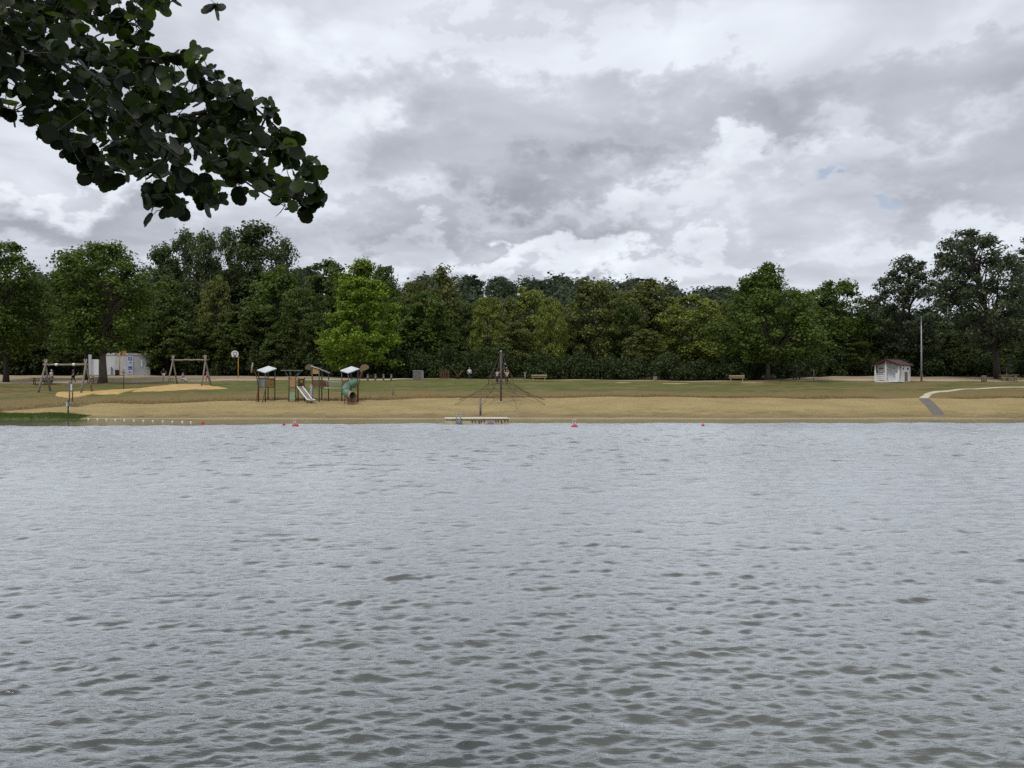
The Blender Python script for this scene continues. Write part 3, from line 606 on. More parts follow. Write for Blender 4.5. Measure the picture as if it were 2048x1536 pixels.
# ------------------------------------------------------------------ small builders
def U(p): return F / p.y                              # photo pixels per metre at that distance
def post(name, label, cat, px, base, top, r, mat, group=None, cap=None, taper=0.9):
    p = gp(px, base); h = (base - top) / U(p); t = thing(name, label, cat, p, 0, group)
    MB().tube([(0, 0, -0.15), (0, 0, h)], [r, r * taper], 10).build('shaft', mat, t)
    if cap: MB().lathe([(r * 1.25, 0), (r * 1.25, 0.04), (r * 0.5, 0.09)], (0, 0, h - 0.02), 10).build('cap', cap, t)
    return t
def swing(label, px0, px1, base, top, fw, yaw, brackets, log_r):
    """log swing: crossbar on two A-frames of crossing poles; yaw turns the bar away from square-on"""
    p = gp((px0 + px1) / 2, base); s = U(p); h = (base - top) / s; a = face(p) + yaw; L = (px1 - px0) / s / math.cos(yaw)
    t = thing('log_swing', label, 'swing', p, a)
    def gz(x, y): q = p + Vector((x * math.cos(a) - y * math.sin(a), x * math.sin(a) + y * math.cos(a), 0)); return float(zg(q.x, q.y)) - p.z
    zc = h * 0.90; rg = random.Random(int(px0)); n = 7
    MB().tube([(-L / 2 - 0.25 + (L + 0.5) * i / n, rg.uniform(-.03, .03), zc + rg.uniform(-.03, .03)) for i in range(n + 1)], [log_r * rg.uniform(.85, 1.1) for _ in range(n + 1)], 9).build('crossbar', wood_grey, t)
    for e in (-1, 1):
        x = e * L / 2
        for d in (-1, 1):
            foot = Vector((x + e * 0.12, d * fw / 2, gz(x, d * fw / 2) - 0.15)); crs = Vector((x - d * 0.07, d * 0.06, zc + log_r)); tipp = crs + (crs - foot).normalized() * 0.45
            m = foot.lerp(crs, 0.5) + Vector((rg.uniform(-.04, .04), rg.uniform(-.04, .04), 0))
            MB().tube([foot, m, crs, tipp], [log_r * 1.1, log_r, log_r * .9, log_r * .7], 9).build('leg', wood_grey, t)
    for x in brackets:
        MB().lathe([(log_r * 1.35, -0.13), (log_r * 1.45, 0), (log_r * 1.35, 0.13)], (0, 0, 0), 10).build('bracket', white, t, (x * L / 2, 0, zc)).rotation_euler = (0, R(90), 0)
    return t
swing('weathered log swing with two white brackets standing nearer the grassy bank', 96, 166, 785, 723, 1.9, -0.62, (-0.45, 0.42), 0.10)
swing('weathered log swing on the mound of yellow sand', 348, 408, 771, 714, 1.9, -0.62, (), 0.085)

def bench(label, px, base, wpx):
    p = gp(px, base); s = U(p); w_ = wpx / s; t = thing('park_bench', label, 'bench', p, face(p), 'wooden benches on the lawn edge')
    for z in (0.50, 0.72): MB().box((0, -0.28 if z < .6 else -0.33, z), (w_, 0.04, 0.10 if z < .6 else 0.17), (R(-8), 0, 0)).build('backrest_slat', wood_tan, t)
    for i in range(3): MB().box((0, -0.16 + i * 0.15, 0.43), (w_, 0.13, 0.04)).build('seat_slat', wood_tan, t)
    for e in (-1, 1):
        MB().box((e * w_ * 0.38, -0.245, 0.33), (0.09, 0.07, 0.84)).box((e * w_ * 0.38, 0.12, 0.16), (0.09, 0.07, 0.50)).box((e * w_ * 0.38, -0.05, 0.385), (0.08, 0.32, 0.05)).build('leg', wood_tan, t)
bench('long wooden bench near the rope pyramid, in front of dark bushes', 1078, 762.5, 31)
bench('wooden bench standing left of the tall grey trunked park tree', 1473.5, 764, 30)

def hoop(label, px, base, top, hx, away):
    p = gp(px, base); s = U(p); h = (base - top) / s; sd_ = -1 if hx < px else 1; ox = (hx - px) / s
    t = thing('basketball_hoop', label, 'basketball hoop', p, face(p))
    MB().tube([(0, 0, -0.1), (0, 0, h * 0.62), (0, 0, h * 0.88), (ox * 0.35, 0.05 if away else -0.12, h * 0.97)], [0.085, 0.075, 0.07, 0.06], 10).build('pole', yellow, t)
    n = 12; y0 = 0.1 if away else -0.2; cz = h * 0.97
    pts = [(ox + 0.50 * math.cos(R(180 * i / n)), y0, cz + 0.02 + 0.50 * math.sin(R(180 * i / n))) for i in range(n + 1)] + [(ox - 0.36, y0, cz - 0.42), (ox + 0.36, y0, cz - 0.42)]
    bb = MB().slab(pts, (0, 0.05, 0)).build('backboard', wood_orange if away else white, t)
    yb = y0 - 0.012
    if not away:
        f = MB()
        for cx_, cz_, dx, dz in ((0, .27, .46, .045), (0, -.10, .46, .045), (-.22, .085, .045, .33), (.22, .085, .045, .33)): f.box((ox + cx_, yb, cz + cz_), (dx, .012, dz))
        f.build('target_frame', black, bb)
    ring = MB().tube([(ox + .23 * math.cos(R(20 * i)), yb + (0.55 if away else -.32) + .23 * math.sin(R(20 * i)) - (0.26 if away else 0), cz - .28) for i in range(19)], 0.018, 6, False)
    ring.box((ox, yb - .05 if not away else yb + .12, cz - .28), (.12, .14, .05)).build('rim', black if not away else wood_orange, t)
    if not away: MB().box((ox, yb - .02, cz - .26), (.34, .03, .13)).build('rim_plate', black, t)
hoop('basketball hoop with a white fan shaped backboard on a yellow pole', 476.5, 754, 707, 470, False)
hoop('basketball hoop seen from behind, on a yellow pole before the toilet block', 239, 751.5, 702, 245, True)

# ------------------------------------------------------------------ toilet block
p = gp(256, 750.5); s = U(p)
tb = thing('toilet_block', 'low pale toilet block with flat roof and blue pictogram sign', 'building', p, face(p))
def px2(x, y): return (x - 256) / s, (750.5 - y) / s
hgt = 44 / s
fr = [(-40 / s, 1.6), (-24 / s, 0.45), (0 / s, 0.0), (40.5 / s, 0.35), (40.5 / s, 5.0), (-40 / s, 5.0)]
MB().slab([(x, y, -0.3) for x, y in fr], (0, 0, hgt - 0.15 + 0.3)).build('wall', wall_pale, tb)
MB().slab([(x * 1.02, y - 0.08 if y < 3 else y + .08, hgt - 0.28) for x, y in fr], (0, 0, 0.3)).build('roof_edge', M('roof_trim', (0.42, 0.39, 0.38), .8, .15), tb)
MB().slab([(x, y, 0) for x, y in [(-74 / s, 1.8), (-66 / s, 1.75), (-66 / s, 4.4), (-74 / s, 4.4)]], (0, 0, hgt * .93)).build('pillar', wall_pale, tb)
MB().slab([(x, y, 0) for x, y in [(-65.9 / s, 2.6), (-40.1 / s, 2.6), (-40.1 / s, 4.4), (-65.9 / s, 4.4)]], (0, 0, hgt * .72)).build('recess_wall', M('gap_shade', (0.10, 0.10, 0.10), .9), tb)  # near-black wall colour stands in for the shade inside the gap
MB().box((-60 / s, 2.0, hgt * .36), (14 / s, .08, hgt * .72)).build('screen_panel', white, tb)
MB().box((-41 / s, 1.9, hgt * .5), (3.2 / s, .3, hgt)).build('dark_gap', M('gap_shade', (0.1, .1, .1)), tb)  # solid dark strip, colour standing in for a shaded gap beside the block
MB().box((-30 / s, .60, .62), (.16, .18, 1.25)).build('downpipe', post_grey, tb)
sg = MB().slab([(-1 / s, -.045, 1.5 / s), (8.5 / s, .035, 1.5 / s), (8.5 / s, .035, 38.5 / s), (-1 / s, -.045, 38.5 / s)], (0, -.03, 0)).build('sign_board', white, tb)
sy = lambda x: -.045 + (x + 1 / s) / (9.5 / s) * .08 - .034
def sflat(name, pts, mt): MB().slab([(x / s, sy(x / s), z / s) for x, z in pts], (0, -.006, 0)).build(name, mt, sg)
def rect(x0, z0, x1, z1): return [(x0, z0), (x1, z0), (x1, z1), (x0, z1)]
sflat('pictogram', rect(.3, 29.5, 7.2, 37.2), blue); sflat('pictogram', rect(.3, 10.7, 7.2, 17.8), blue)
for zc, d in ((25, 1), (6, -1)):
    c0 = 3.75
    sflat('arrow', [(c0 - 3 * d, zc - .7), (c0 + 1.2 * d, zc - .7), (c0 + .2 * d, zc - 2.6), (c0 + 1.4 * d, zc - 2.6), (c0 + 3.2 * d, zc), (c0 + 1.4 * d, zc + 2.6), (c0 + .2 * d, zc + 2.6), (c0 + 1.2 * d, zc + .7), (c0 - 3 * d, zc + .7)][::d], blue)
def white_mark(pts): MB().slab([(x / s, sy(x / s) - .007, z / s) for x, z in pts], (0, -.004, 0)).build('pictogram_mark', white, sg)
white_mark(rect(2.4, 31, 3.3, 34)); white_mark(rect(4.4, 31, 5.3, 34)); white_mark(rect(2.2, 34.4, 3.5, 35.6)); white_mark(rect(4.2, 34.4, 5.5, 35.6))
white_mark(rect(1.6, 12, 2.6, 14)); white_mark(rect(3.2, 12, 6, 12.8))
MB().box((25 / s, .19, 24 / s), (2.2 / s, .05, 13 / s)).build('vent_strip', white, tb)
MB().slab([(-75 / s, -.35, -.05), (60 / s, -.25, -.05), (60 / s, 5.3, -.05), (-75 / s, 5.3, -.05)], (0, 0, .09)).build('plinth', concrete, tb)
p = gp(234, 751.5); t = thing('litter_bin', 'dark litter bin standing before the toilet block wall', 'bin', p, face(p))
MB().lathe([(.26, 0), (.30, .75), (.31, .78)], n=14).build('bin_body', black, t); MB().lathe([(.33, .78), (.33, .84), (.2, .9)], n=14).build('lid', black, t)
# ------------------------------------------------------------------ white hut
p = gp(1785, 763.5); s = U(p); yaw = face(p) - R(26)
ht = thing('beach_hut', 'small white wooden hut with maroon gable roof and porch railing', 'hut', p, yaw)
wd, dp, eh, rh = 3.0, 2.9, 2.04, 2.66; fy = -dp / 2
MB().box((0, 0, .02), (wd, dp, .16)).build('floor', white, ht)
wall = MB().slab([(-wd / 2, fy + .72, .1), (wd / 2, fy + .72, .1), (wd / 2, fy + .72, eh), (0, fy + .72, rh - .1), (-wd / 2, fy + .72, eh)], (0, dp - .77, 0)).build('wall', white, ht)
MB().box((.55, fy + .70, .95), (.95, .05, 1.7)).build('door', M('door_white', (.62, .64, .66), .6), ht)
for x in (-wd / 2 + .08, -.12, wd / 2 - .08): MB().box((x, fy + .07, eh / 2 + (.35 if abs(x) < 1 else .02)), (.16, .14, eh + (.62 if abs(x) < 1 else 0))).build('post', white, ht)
rl = MB().box((-.76, fy + .07, .98), (1.2, .10, .12)).build('railing', white, ht)
for z in (.28, .50, .72): MB().box((-.76, fy + .07, z), (1.2, .05, .13)).build('rail_slat', white, rl)
MB().box((1.2, fy + .07, .55), (.3, .08, .95)).build('front_panel', white, ht)
MB().box((-.8, fy + .10, 1.10), (.75, .3, .05)).build('counter', black, ht)
for x, y, rz in ((-1.0, fy + .70, 0), (.45, fy + .70, 0), (1.28, fy + .70, 0)):
    sgn = MB().box((x, y, 1.62), (.5 if x < 1 else .32, .03, .20)).build('sign_plate', M('sign_dark', (.10, .06, .035), .6), ht); MB().box((x + .04, y - .02, 1.585), (.36 if x < 1 else .2, .02, .10)).build('sign_stripe', yellow, sgn)
MB().box((.35, fy + .70, 2.22), (.55, .03, .12)).build('name_plate', M('sign_dark', (.10, .06, .035)), ht)
for y in (-.35, .75): MB().box((wd / 2 + .012, y, 1.55), (.03, .42, .22)).build('vent', M('sign_dark', (.10, .06, .035)), ht)
MB().box((wd / 2 + .02, .2, .62), (.05, .85, 1.1)).build('brown_panel', M('hut_brown', (.24, .15, .10), .8), ht)
for y in (-.98, -.25, 1.2): MB().box((wd / 2 + .03, y, 1.05), (.07, .10, 2.05)).build('corner_board', white, ht)
ov = .28
for e in (-1, 1):
    ex, ez = e * (wd / 2 + ov), eh - (rh - eh) * ov / (wd / 2)
    MB().slab([(0, fy - .3, rh), (ex, fy - .3, ez), (ex, dp / 2 + .25, ez), (0, dp / 2 + .25, rh)], (0, 0, .09)).build('roof', maroon, ht)
MB().box((0, 0, rh + .1), (.22, dp + .56, .06)).build('ridge_cap', maroon, ht)
for e in (-1, 1): MB().slab([(0, fy - .31, rh - .14), (e * (wd / 2 + ov), fy - .31, eh - .26), (e * (wd / 2 + ov), fy - .31, eh - .16), (0, fy - .31, rh - .02)], (0, .03, 0)).build('barge_board', maroon, ht)
# lamp post
p = gp(1843, 763); s = U(p); lp = thing('lamp_post', 'tall slim grey lamp post beside the white hut', 'lamp post', p, face(p)); h = 128 / s
MB().tube([(0, 0, -.2), (0, 0, h * .46), (0, 0, h)], [.12, .09, .055], 12).build('pole', metal_grey, lp)
MB().lathe([(.10, 0), (.115, .06), (.10, .12)], (0, 0, h * .46), 12).build('collar', metal_grey, lp)
MB().box((0, -.28, h + .02), (.16, .75, .09)).build('lamp_head', metal_grey, lp); MB().box((0, 0, .7), (.26, .06, .35)).build('service_door', metal_grey, lp)
# ------------------------------------------------------------------ posts, bollards and boxes
for x in (735.5, 751, 767, 782.5): post('bollard', 'short grey timber bollard in the row before the wood', 'bollard', x, 761, 749.5, .12, post_grey, 'bollards in a row', post_grey)
post('post', 'thin grey post standing on the lawn right of the bollards', 'post', 786, 791, 766, .05, post_grey)
post('post', 'weathered timber post standing alone at the water edge of the beach', 'post', 961, 831, 795, .085, post_grey)
t = post('marker_post', 'slim post with a small forked top left of the long bench', 'post', 1050, 761, 747, .05, metal_grey)
MB().tube([(-.16, 0, 1.02), (0, 0, .85), (.16, 0, 1.02)], .04, 6).build('fork', metal_grey, t)
post('post', 'thin pale post standing at the edge of the gravel yard', 'post', 1627.5, 761, 738.5, .05, wood_tan)
for x in (1587, 1592.5, 1599): post('timber_post', 'dark timber post of the small cluster beside the gravel yard', 'post', x, 759, 746 if x < 1598 else 730, .09, bark_dark, 'dark posts by the gravel')
t = post('sapling_stake', 'thin dark post carrying a small plate, right of the toilet block hoop', 'post', 247.5, 778, 738, .045, bark_dark)
MB().box((0, -.05, 1.75), (.36, .03, .26)).build('plate', post_grey, t)
# slatted enclosure
p = gp(834.5, 760); s = U(p); t = thing('bin_enclosure', 'grey slatted timber bin enclosure standing on the lawn edge', 'enclosure', p, face(p) - R(14)); w_ = 18 / s; h = 18.5 / s
MB().box((0, .45, h / 2), (w_ - .1, .8, h - .1)).build('core', post_grey, t)
for i in range(9): MB().box((-w_ / 2 + (i + .5) * w_ / 9, 0, h / 2), (w_ / 9 * .8, .05, h)).build('slat', post_grey, t)
MB().box((w_ / 2 + .01, .47, h / 2), (.05, .9, h)).build('side_panel', M('light_grey', (.38, .37, .35), .8, .2), t); MB().box((0, .46, h + .02), (w_ + .1, 1.0, .06)).build('lid', metal_grey, t)
# small stone block and barrel bin
p = gp(1310, 763.3); s = U(p); t = thing('litter_bin', 'small square wood clad bin in front of the bushes', 'bin', p, face(p)); w_ = 7.5 / s
MB().box((0, .2, .27), (w_, .4, .58)).build('bin_body', M('bin_tan', (.25, .20, .13), .8), t); MB().box((0, .2, .59), (w_ + .05, .45, .06)).build('lid', wood_tan, t); MB().box((w_ * .2, -.012, .3), (w_ * .4, .025, .4)).build('front_plate', post_grey, t)
p = gp(1968, 764); s = U(p); t = thing('litter_bin', 'round slatted litter bin beside the leaning poplar trunk', 'bin', p, face(p)); h = 12 / s
MB().lathe([(.27, 0), (.27, h)], n=16).build('bin_body', post_grey, t)
for i in range(12): MB().box((.285 * math.cos(i * math.pi / 6), .285 * math.sin(i * math.pi / 6), h / 2), (.03, .11, h), (0, 0, i * math.pi / 6)).build('slat', wood_brown if i % 2 else post_grey, t)
MB().lathe([(.30, 0), (.30, .05)], (0, 0, h - .02), 16).build('rim', metal_grey, t)
# picnic tables
def picnic(label, px, base, wpx, mat):
    p = gp(px, base); s = U(p); w_ = wpx / s; t = thing('picnic_table', label, 'picnic table', p, face(p) + .15)
    for i in range(4): MB().box((0, -.3 + i * .2, .74), (w_, .18, .045)).build('top_plank', mat, t)
    for e in (-1, 1):
        MB().box((0, e * .72, .45), (w_, .26, .05)).build('seat', mat, t); x = e * w_ * .33
        MB().tube([(x, -.72, -.05), (x, -.25, .72)], .045, 6).tube([(x, .72, -.05), (x, .25, .72)], .045, 6).box((x, 0, .40), (.06, 1.6, .09)).build('leg_frame', mat, t)
picnic('dark picnic table behind the log swing with people at it', 84, 769, 40, M('dark_table', (.07, .055, .045), .8))
picnic('pale picnic table beyond the leaning poplar', 2018, 762, 34, wood_tan)
# young staked tree
p = gp(2016, 761); m_ = make_tree('sapling', 77, 3.6, .3, .8, 'oval', 30, 60, .13, .3, trunk_r=.05)
place_tree(m_, 'young_tree', 'young slender tree tied to a pale stake near the picnic table', p, LEAF['silver'])
t = post('tree_stake', 'pale wooden stake beside the young tree', 'stake', 2013, 761, 733, .05, wood_tan)
# stump stools beside the sand mound
for px, b_ in ((343.5, 763.5), (366, 763.8)):
    p = gp(px, b_); t = thing('stool', 'low dark timber stool behind the swing on the sand mound', 'stool', p, face(p), 'timber stools')
    MB().box((0, 0, .36), (.34, .34, .07)).build('seat', wood_brown, t)
    for e in (-1, 1): MB().box((e * .13, 0, .16), (.06, .3, .36)).build('leg', bark_dark, t)
# bicycle leaning on the trunk
p = gp(191, 768.5); t = thing('bicycle', 'dark bicycle leaning against the thick tree trunk', 'bicycle', p, face(p) + R(12)); t.rotation_euler[0] = R(6)
for x in (-.52, .52):
    wl = MB().tube([(x + .33 * math.cos(R(15 * i)), 0, .34 + .33 * math.sin(R(15 * i))) for i in range(25)], .03, 6, False).build('wheel', black, t)
    sp = MB(); [sp.tube([(x, 0, .34), (x + .32 * math.cos(R(45 * i)), 0, .34 + .32 * math.sin(R(45 * i)))], .006, 4) for i in range(8)]; sp.build('spokes', metal_grey, wl)
fm = MB()
for a, b_ in (((-.52, .34), (-.18, .32)), ((-.52, .34), (-.28, .78)), ((-.18, .32), (-.30, .85)), ((-.18, .32), (.36, .78)), ((-.28, .78), (.34, .82)), ((.52, .34), (.33, .95))): fm.tube([(a[0], 0, a[1]), (b_[0], 0, b_[1])], .024, 6)
fm.build('frame', black, t); MB().box((-.31, 0, .9), (.26, .13, .06)).build('saddle', black, t)
MB().tube([(.28, -.28, 1.0), (.33, 0, .97), (.28, .28, 1.0)], .018, 6).build('handlebar', metal_grey, t)
MB().lathe([(.09, -.01), (.09, .01)], n=12).build('chainring', metal_grey, t, (-.18, .03, .32)).rotation_euler = (R(90), 0, 0)
# notice board on two posts and warning sign at the bank
p = gp(142, 803); s = U(p); t = thing('notice_board', 'notice board on two slim posts by the yellow sand, with white sheet', 'sign', p, face(p)); h = 46 / s
for x in (-2.7, 2.7): MB().tube([(x / s, 0, -.15), (x / s, 0, h * .92)], .055, 8).build('post', post_grey, t)
bd = MB().box((-.4 / s, .0, h * .66), (7.4 / s, .05, h * .38)).build('board', M('notice_grey', (.20, .18, .17), .7, .3), t)
MB().box((.4 / s, -.035, h * .62), (2.8 / s, .02, h * .28)).build('white_sheet', white, bd); MB().box((-2.6 / s, -.035, h * .70), (2.2 / s, .02, h * .16)).build('dark_sheet', M('dark_sheet', (.07, .08, .12)), bd)
MB().box((1.2 / s, -.035, h * .81), (4.0 / s, .02, h * .06)).build('red_strip', M('dull_red', (.25, .09, .07)), bd)
p = gp(136.5, 826); p.z += .22; s = U(p); t = thing('warning_sign', 'small white and blue sign on a black post on the bank', 'sign', p, face(p)); h = 20 / s
MB().tube([(0, 0, -.25), (0, 0, h)], .06, 8).build('post', black, t); sgp = MB().box((0, -.07, h - .33), (7 / s, .03, 8 / s)).build('panel', white, t)
MB().box((2.2 / s, -.09, h - .33), (2.2 / s, .02, 7 / s)).build('blue_strip', blue, sgp); MB().box((-.3 / s, -.09, h - .33), (1.6 / s, .02, 8 / s)).build('black_strip', black, sgp)
# dry broken branches by the wood
p = gp(916, 758); t = thing('dead_branches', 'heap of orange brown dead branches before the dark wood', 'branches', p, 0); rr_ = random.Random(2)
for i in range(14):
    a = rr_.uniform(-.9, .9); L = rr_.uniform(.5, 1.3); MB().tube([(rr_.uniform(-.4, .4), rr_.uniform(-.2, .2), -.05), (a * .4, 0, L * .6), (a, rr_.uniform(-.2, .2), L)], [.04, .028, .01], 5).build('branch', M('dead_wood', (.10, .06, .03), .9), t)
p = gp(888, 758); t = thing('timber_fence', 'short row of brown timber stakes in the wood shade', 'fence', p, face(p))
for i in range(6): MB().box((-.5 + i * .22, .3, .62), (.12, .05, 1.3 - .1 * (i % 3))).build('stake', M('dead_wood', (.10, .06, .03)), t)
MB().box((.05, .35, .9), (1.4, .04, .08)).build('rail', wood_brown, t)
# ------------------------------------------------------------------ play towers
PB = gp(533, 802); PS = U(PB)
def leaf_sign(t, pts, disc_c, ax, mat, rx=.42, ry=.42, half=False):
    MB().tube(pts, [.05, .05, .045, .04, .035][:len(pts)], 8).build('leaf_stem', red_brown, t)
    m = Euler(ax).to_matrix(); o_ = []
    for i in range(20):
        a = 2 * math.pi * i / 20; q = Vector((rx * math.cos(a), 0, ry * math.sin(a)))
        if half and q.z < 0: q.z *= .25 + .35 * abs(math.cos(a)) ** 4
        o_.append(Vector(disc_c) + m @ q)
    MB().slab(o_, m @ Vector((0, .05, 0))).build('leaf_disc', mat, t)
def tower(label, px, base, heights, plat, yaw=0.62, side=1.03, panels=True):
    """square tower on four posts under a slanting roof: corners near, right, far, left"""
    p = gp(px, base); t = thing('play_tower', label, 'play tower', p, face(p))
    c, s_ = math.cos(yaw), math.sin(yaw); h = side / 2
    cor = [Vector((x * c - y * s_, x * s_ + y * c, 0)) for x, y in ((-h, -h), (h, -h), (h, h), (-h, h))]   # near, right, far, left
    for q, z in zip(cor, heights): MB().tube([q + Vector((0, 0, -.2)), q + Vector((0, 0, z))], .05, 8).build('post', metal_green, t)
    ce = sum(cor, Vector()) / 4; big = [ce + (q - ce) * 1.22 for q in cor]
    MB().slab([q + Vector((0, 0, z + (0 if i else -.0))) for i, (q, z) in enumerate(zip(big, heights))], (0, 0, .07)).build('roof', roof_pale, t)
    MB().slab([q + Vector((0, 0, plat - .06)) for q in cor], (0, 0, .08)).build('platform', wood_brown, t)
    return t, cor
def panel(t, a, b, z0, z1, mat, slats=0, name='panel'):
    a = Vector(a); b = Vector(b); d = (b - a); u = d.normalized(); n = Vector((-u.y, u.x, 0)) * .03
    if not slats:
        MB().slab([a + u * .05 + Vector((0, 0, z0)), b - u * .05 + Vector((0, 0, z0)), b - u * .05 + Vector((0, 0, z1)), a + u * .05 + Vector((0, 0, z1))], n).build(name, mat, t)
    else:
        for i in range(slats):
            q = a + d * (.06 + .88 * (i + .06) / slats); r_ = a + d * (.06 + .88 * (i + .90) / slats)
            MB().slab([q + Vector((0, 0, z0)), r_ + Vector((0, 0, z0)), r_ + Vector((0, 0, z1)), q + Vector((0, 0, z1))], n).build('slat', mat, t)
        MB().slab([a + Vector((0, 0, z1 - .08)), b + Vector((0, 0, z1 - .08)), b + Vector((0, 0, z1 - .02)), a + Vector((0, 0, z1 - .02))], n * 1.8).build('rail', wood_brown, t)
ROOF1 = (2.55, 2.95, 3.2, 2.8)
t1, c1 = tower('play tower with pale slanting roof, orange slats and a tilted leaf disc', 533.5, 802, ROOF1, 1.28)
panel(t1, c1[0], c1[1], 1.34, 2.05, wood_orange, 6); panel(t1, c1[0], c1[3], 1.34, 2.0, M('panel_blue_grey', (.16, .20, .22), .7), name='side_panel'); panel(t1, c1[1], c1[2], 1.34, 2.1, wood_orange); panel(t1, c1[3], c1[2], 1.34, 2.15, wood_orange)
for q in (c1[0], c1[3]): MB().tube([q * 1.0 + Vector((0, -.02, 1.25)), q * 1.0 + Vector((-.22, -.18, 0)), q * 1.0 + Vector((-.24, -.2, -.15))], .045, 7).build('climbing_pole', red_brown, t1)
lx = (506 - 533.5) / PS
leaf_sign(t1, [(lx + .52, -.35, -.2), (lx + .50, -.35, 1.3), (lx + .42, -.35, 2.1), (lx + .2, -.35, 2.75), (lx + .02, -.35, 3.0)], (lx, -.35, 3.05), (R(12), R(-38), R(78)), M('disc_cream', (.42, .37, .28), .7), .48, .48)
# tower 2: slide tower with the flat frame on struts
p = gp(592, 802); s = U(p); t2 = thing('play_tower', 'slide tower with a flat frame top on splayed struts', 'play tower', p, face(p))
X2 = lambda x: (x - 592) / s
P2 = [(X2(578.5), -.35), (X2(591.5), -.45), (X2(591.5), .55), (X2(578.5), .6), (X2(596), -.35), (X2(608.5), -.3), (X2(608.5), .6), (X2(596), .6)]
for i, (x, y) in enumerate(P2): MB().tube([(x, y, -.2), (x, y, 2.28 if i < 4 else 2.15)], .05, 8).build('post', metal_green, t2)
MB().box((X2(593.5), .1, 1.24), (31 / s, 1.05, .08)).build('platform', wood_brown, t2)
panel(t2, (P2[0][0], P2[0][1], 0), (P2[1][0], P2[1][1], 0), 1.3, 2.12, wood_orange); panel(t2, (P2[0][0], .6, 0), (P2[0][0], -.35, 0), 1.3, 2.12, wood_orange, name='side_panel')
panel(t2, (P2[4][0], P2[4][1] + .3, 0), (P2[5][0], P2[5][1] + .3, 0), 1.35, 2.05, wood_brown); MB().lathe([(.17, 0), (.17, .05)], n=14).build('window', yellow, t2, (X2(602), -.05, 1.75)).rotation_euler = (R(90), 0, 0)
panel(t2, (P2[0][0], -.4, 0), (P2[1][0], -.48, 0), .12, .80, M('panel_pale_green', (.30, .37, .24), .7), name='low_panel')
MB().box((X2(584), .1, 2.80), (43 / s, 1.5, .06)).build('frame_top', M('frame_green', (.19, .22, .18), .6), t2)
for x0, x1 in ((571, 577), (578.5, 582), (581.5, 582), (599, 590), (603, 593)):
    for y in (-.35, .55): MB().tube([(X2(x0), y, 2.78), (X2(x1), y * .8, 2.22)], .04, 6).build('strut', M('frame_green', (.19, .22, .18)), t2)
MB().box((X2(584), .1, 2.24), (18 / s, 1.1, .06)).build('upper_deck', wood_orange, t2)
a, b_ = Vector((X2(599.5), -.45, 1.27)), Vector((X2(617.5), -1.6, .12)); sd2 = Vector((.95, .35, 0)).normalized() * .24
bed = MB(); bed.slab([a - sd2, a + sd2, b_ + sd2, b_ - sd2], (0, 0, -.05)); bed.slab([b_ - sd2, b_ + sd2, b_ + sd2 + Vector((.28, -.4, -.05)), b_ - sd2 + Vector((.28, -.4, -.05))], (0, 0, -.05)); bed.build('slide_bed', M('slide_steel', (.33, .27, .25), .35, .25, metal=.4), t2)
for e in (-1, 1): MB().tube([a + sd2 * e * 1.05 + Vector((0, 0, .06)), b_ + sd2 * e * 1.05 + Vector((0, 0, .06)), b_ + sd2 * e * 1.05 + Vector((.28, -.4, .0))], .055, 7).build('slide_rail', white, t2)
for e in (-1, 1): MB().tube([b_ + sd2 * e, Vector((b_.x + sd2.x * e, b_.y + sd2.y * e, -.25))], .035, 6).build('slide_foot', metal_green, t2)
# tower 3 and 4 joined by a rope bridge
t3, c3 = tower('play tower under a roof falling to the right, joined to a rope bridge', 641, 802, (2.95, 2.55, 2.75, 3.2), 1.26)
panel(t3, c3[0], c3[1], 1.32, 1.95, wood_brown); panel(t3, c3[3], c3[0], 1.32, 1.95, wood_brown, name='side_panel'); panel(t3, c3[1], c3[2], 1.32, 1.9, wood_orange)
panel(t3, c3[3], c3[0], 2.5, 2.98, wood_orange, name='gable_board')
leaf_sign(t3, [(-.72, .5, -.2), (-.72, .5, 1.4), (-.75, .5, 2.2), (-.85, .45, 2.75)], (-.95, .42, 2.95), (0, R(12), R(15)), M('disc_olive', (.17, .13, .06), .7), .46, .46, True)
cb = MB().slab([(-.95, -.55, .35), (-.72, -.62, .35), (-.72, -.35, 1.5), (-.95, -.3, 1.5)], (0, .04, 0)).build('climbing_board', M('board_speckle', (.36, .37, .36), .7, .5, 9), t3)
for i in range(6): MB().ball((-.88 + .1 * (i % 2), -.57 + .045 * i, .48 + .18 * i), .035, 6, 4).build('grip', wood_brown, cb)
MB().tube([(-.84, -.6, .5), (-.84, -.62, -.2)], .04, 6).build('board_leg', metal_green, t3)
t4, c4 = tower('play tower with pale slanting roof and green spiral tube slide', 699.5, 803, ROOF1, 1.28)
panel(t4, c4[0], c4[3], 1.34, 1.9, wood_brown, name='side_panel'); panel(t4, c4[3], c4[2], 1.34, 1.95, M('panel_blue_grey', (.16, .20, .22)), name='back_panel')
MB().slab([(.05, -.62, 1.4), (.62, -.38, 1.4), (.58, -.38, 2.0), (.33, -.48, 2.18), (.08, -.6, 2.0)], (0, .05, 0)).build('slide_collar', wood_orange, t4)
tp = [Vector(q) for q in ((.42, -.42, 1.72), (.15, -.68, 1.60), (-.15, -.98, 1.42), (-.36, -1.22, 1.18), (-.38, -1.50, .92), (-.18, -1.74, .72), (.08, -1.90, .60), (.22, -2.15, .50))]
MB().tube([tp[0] - (tp[1] - tp[0]) * .3] + tp[:7] + [tp[6].lerp(tp[7], .3)], .36, 16, False).build('tube', M('slide_green', (.10, .20, .13), .45, .3, 1.5), t4)
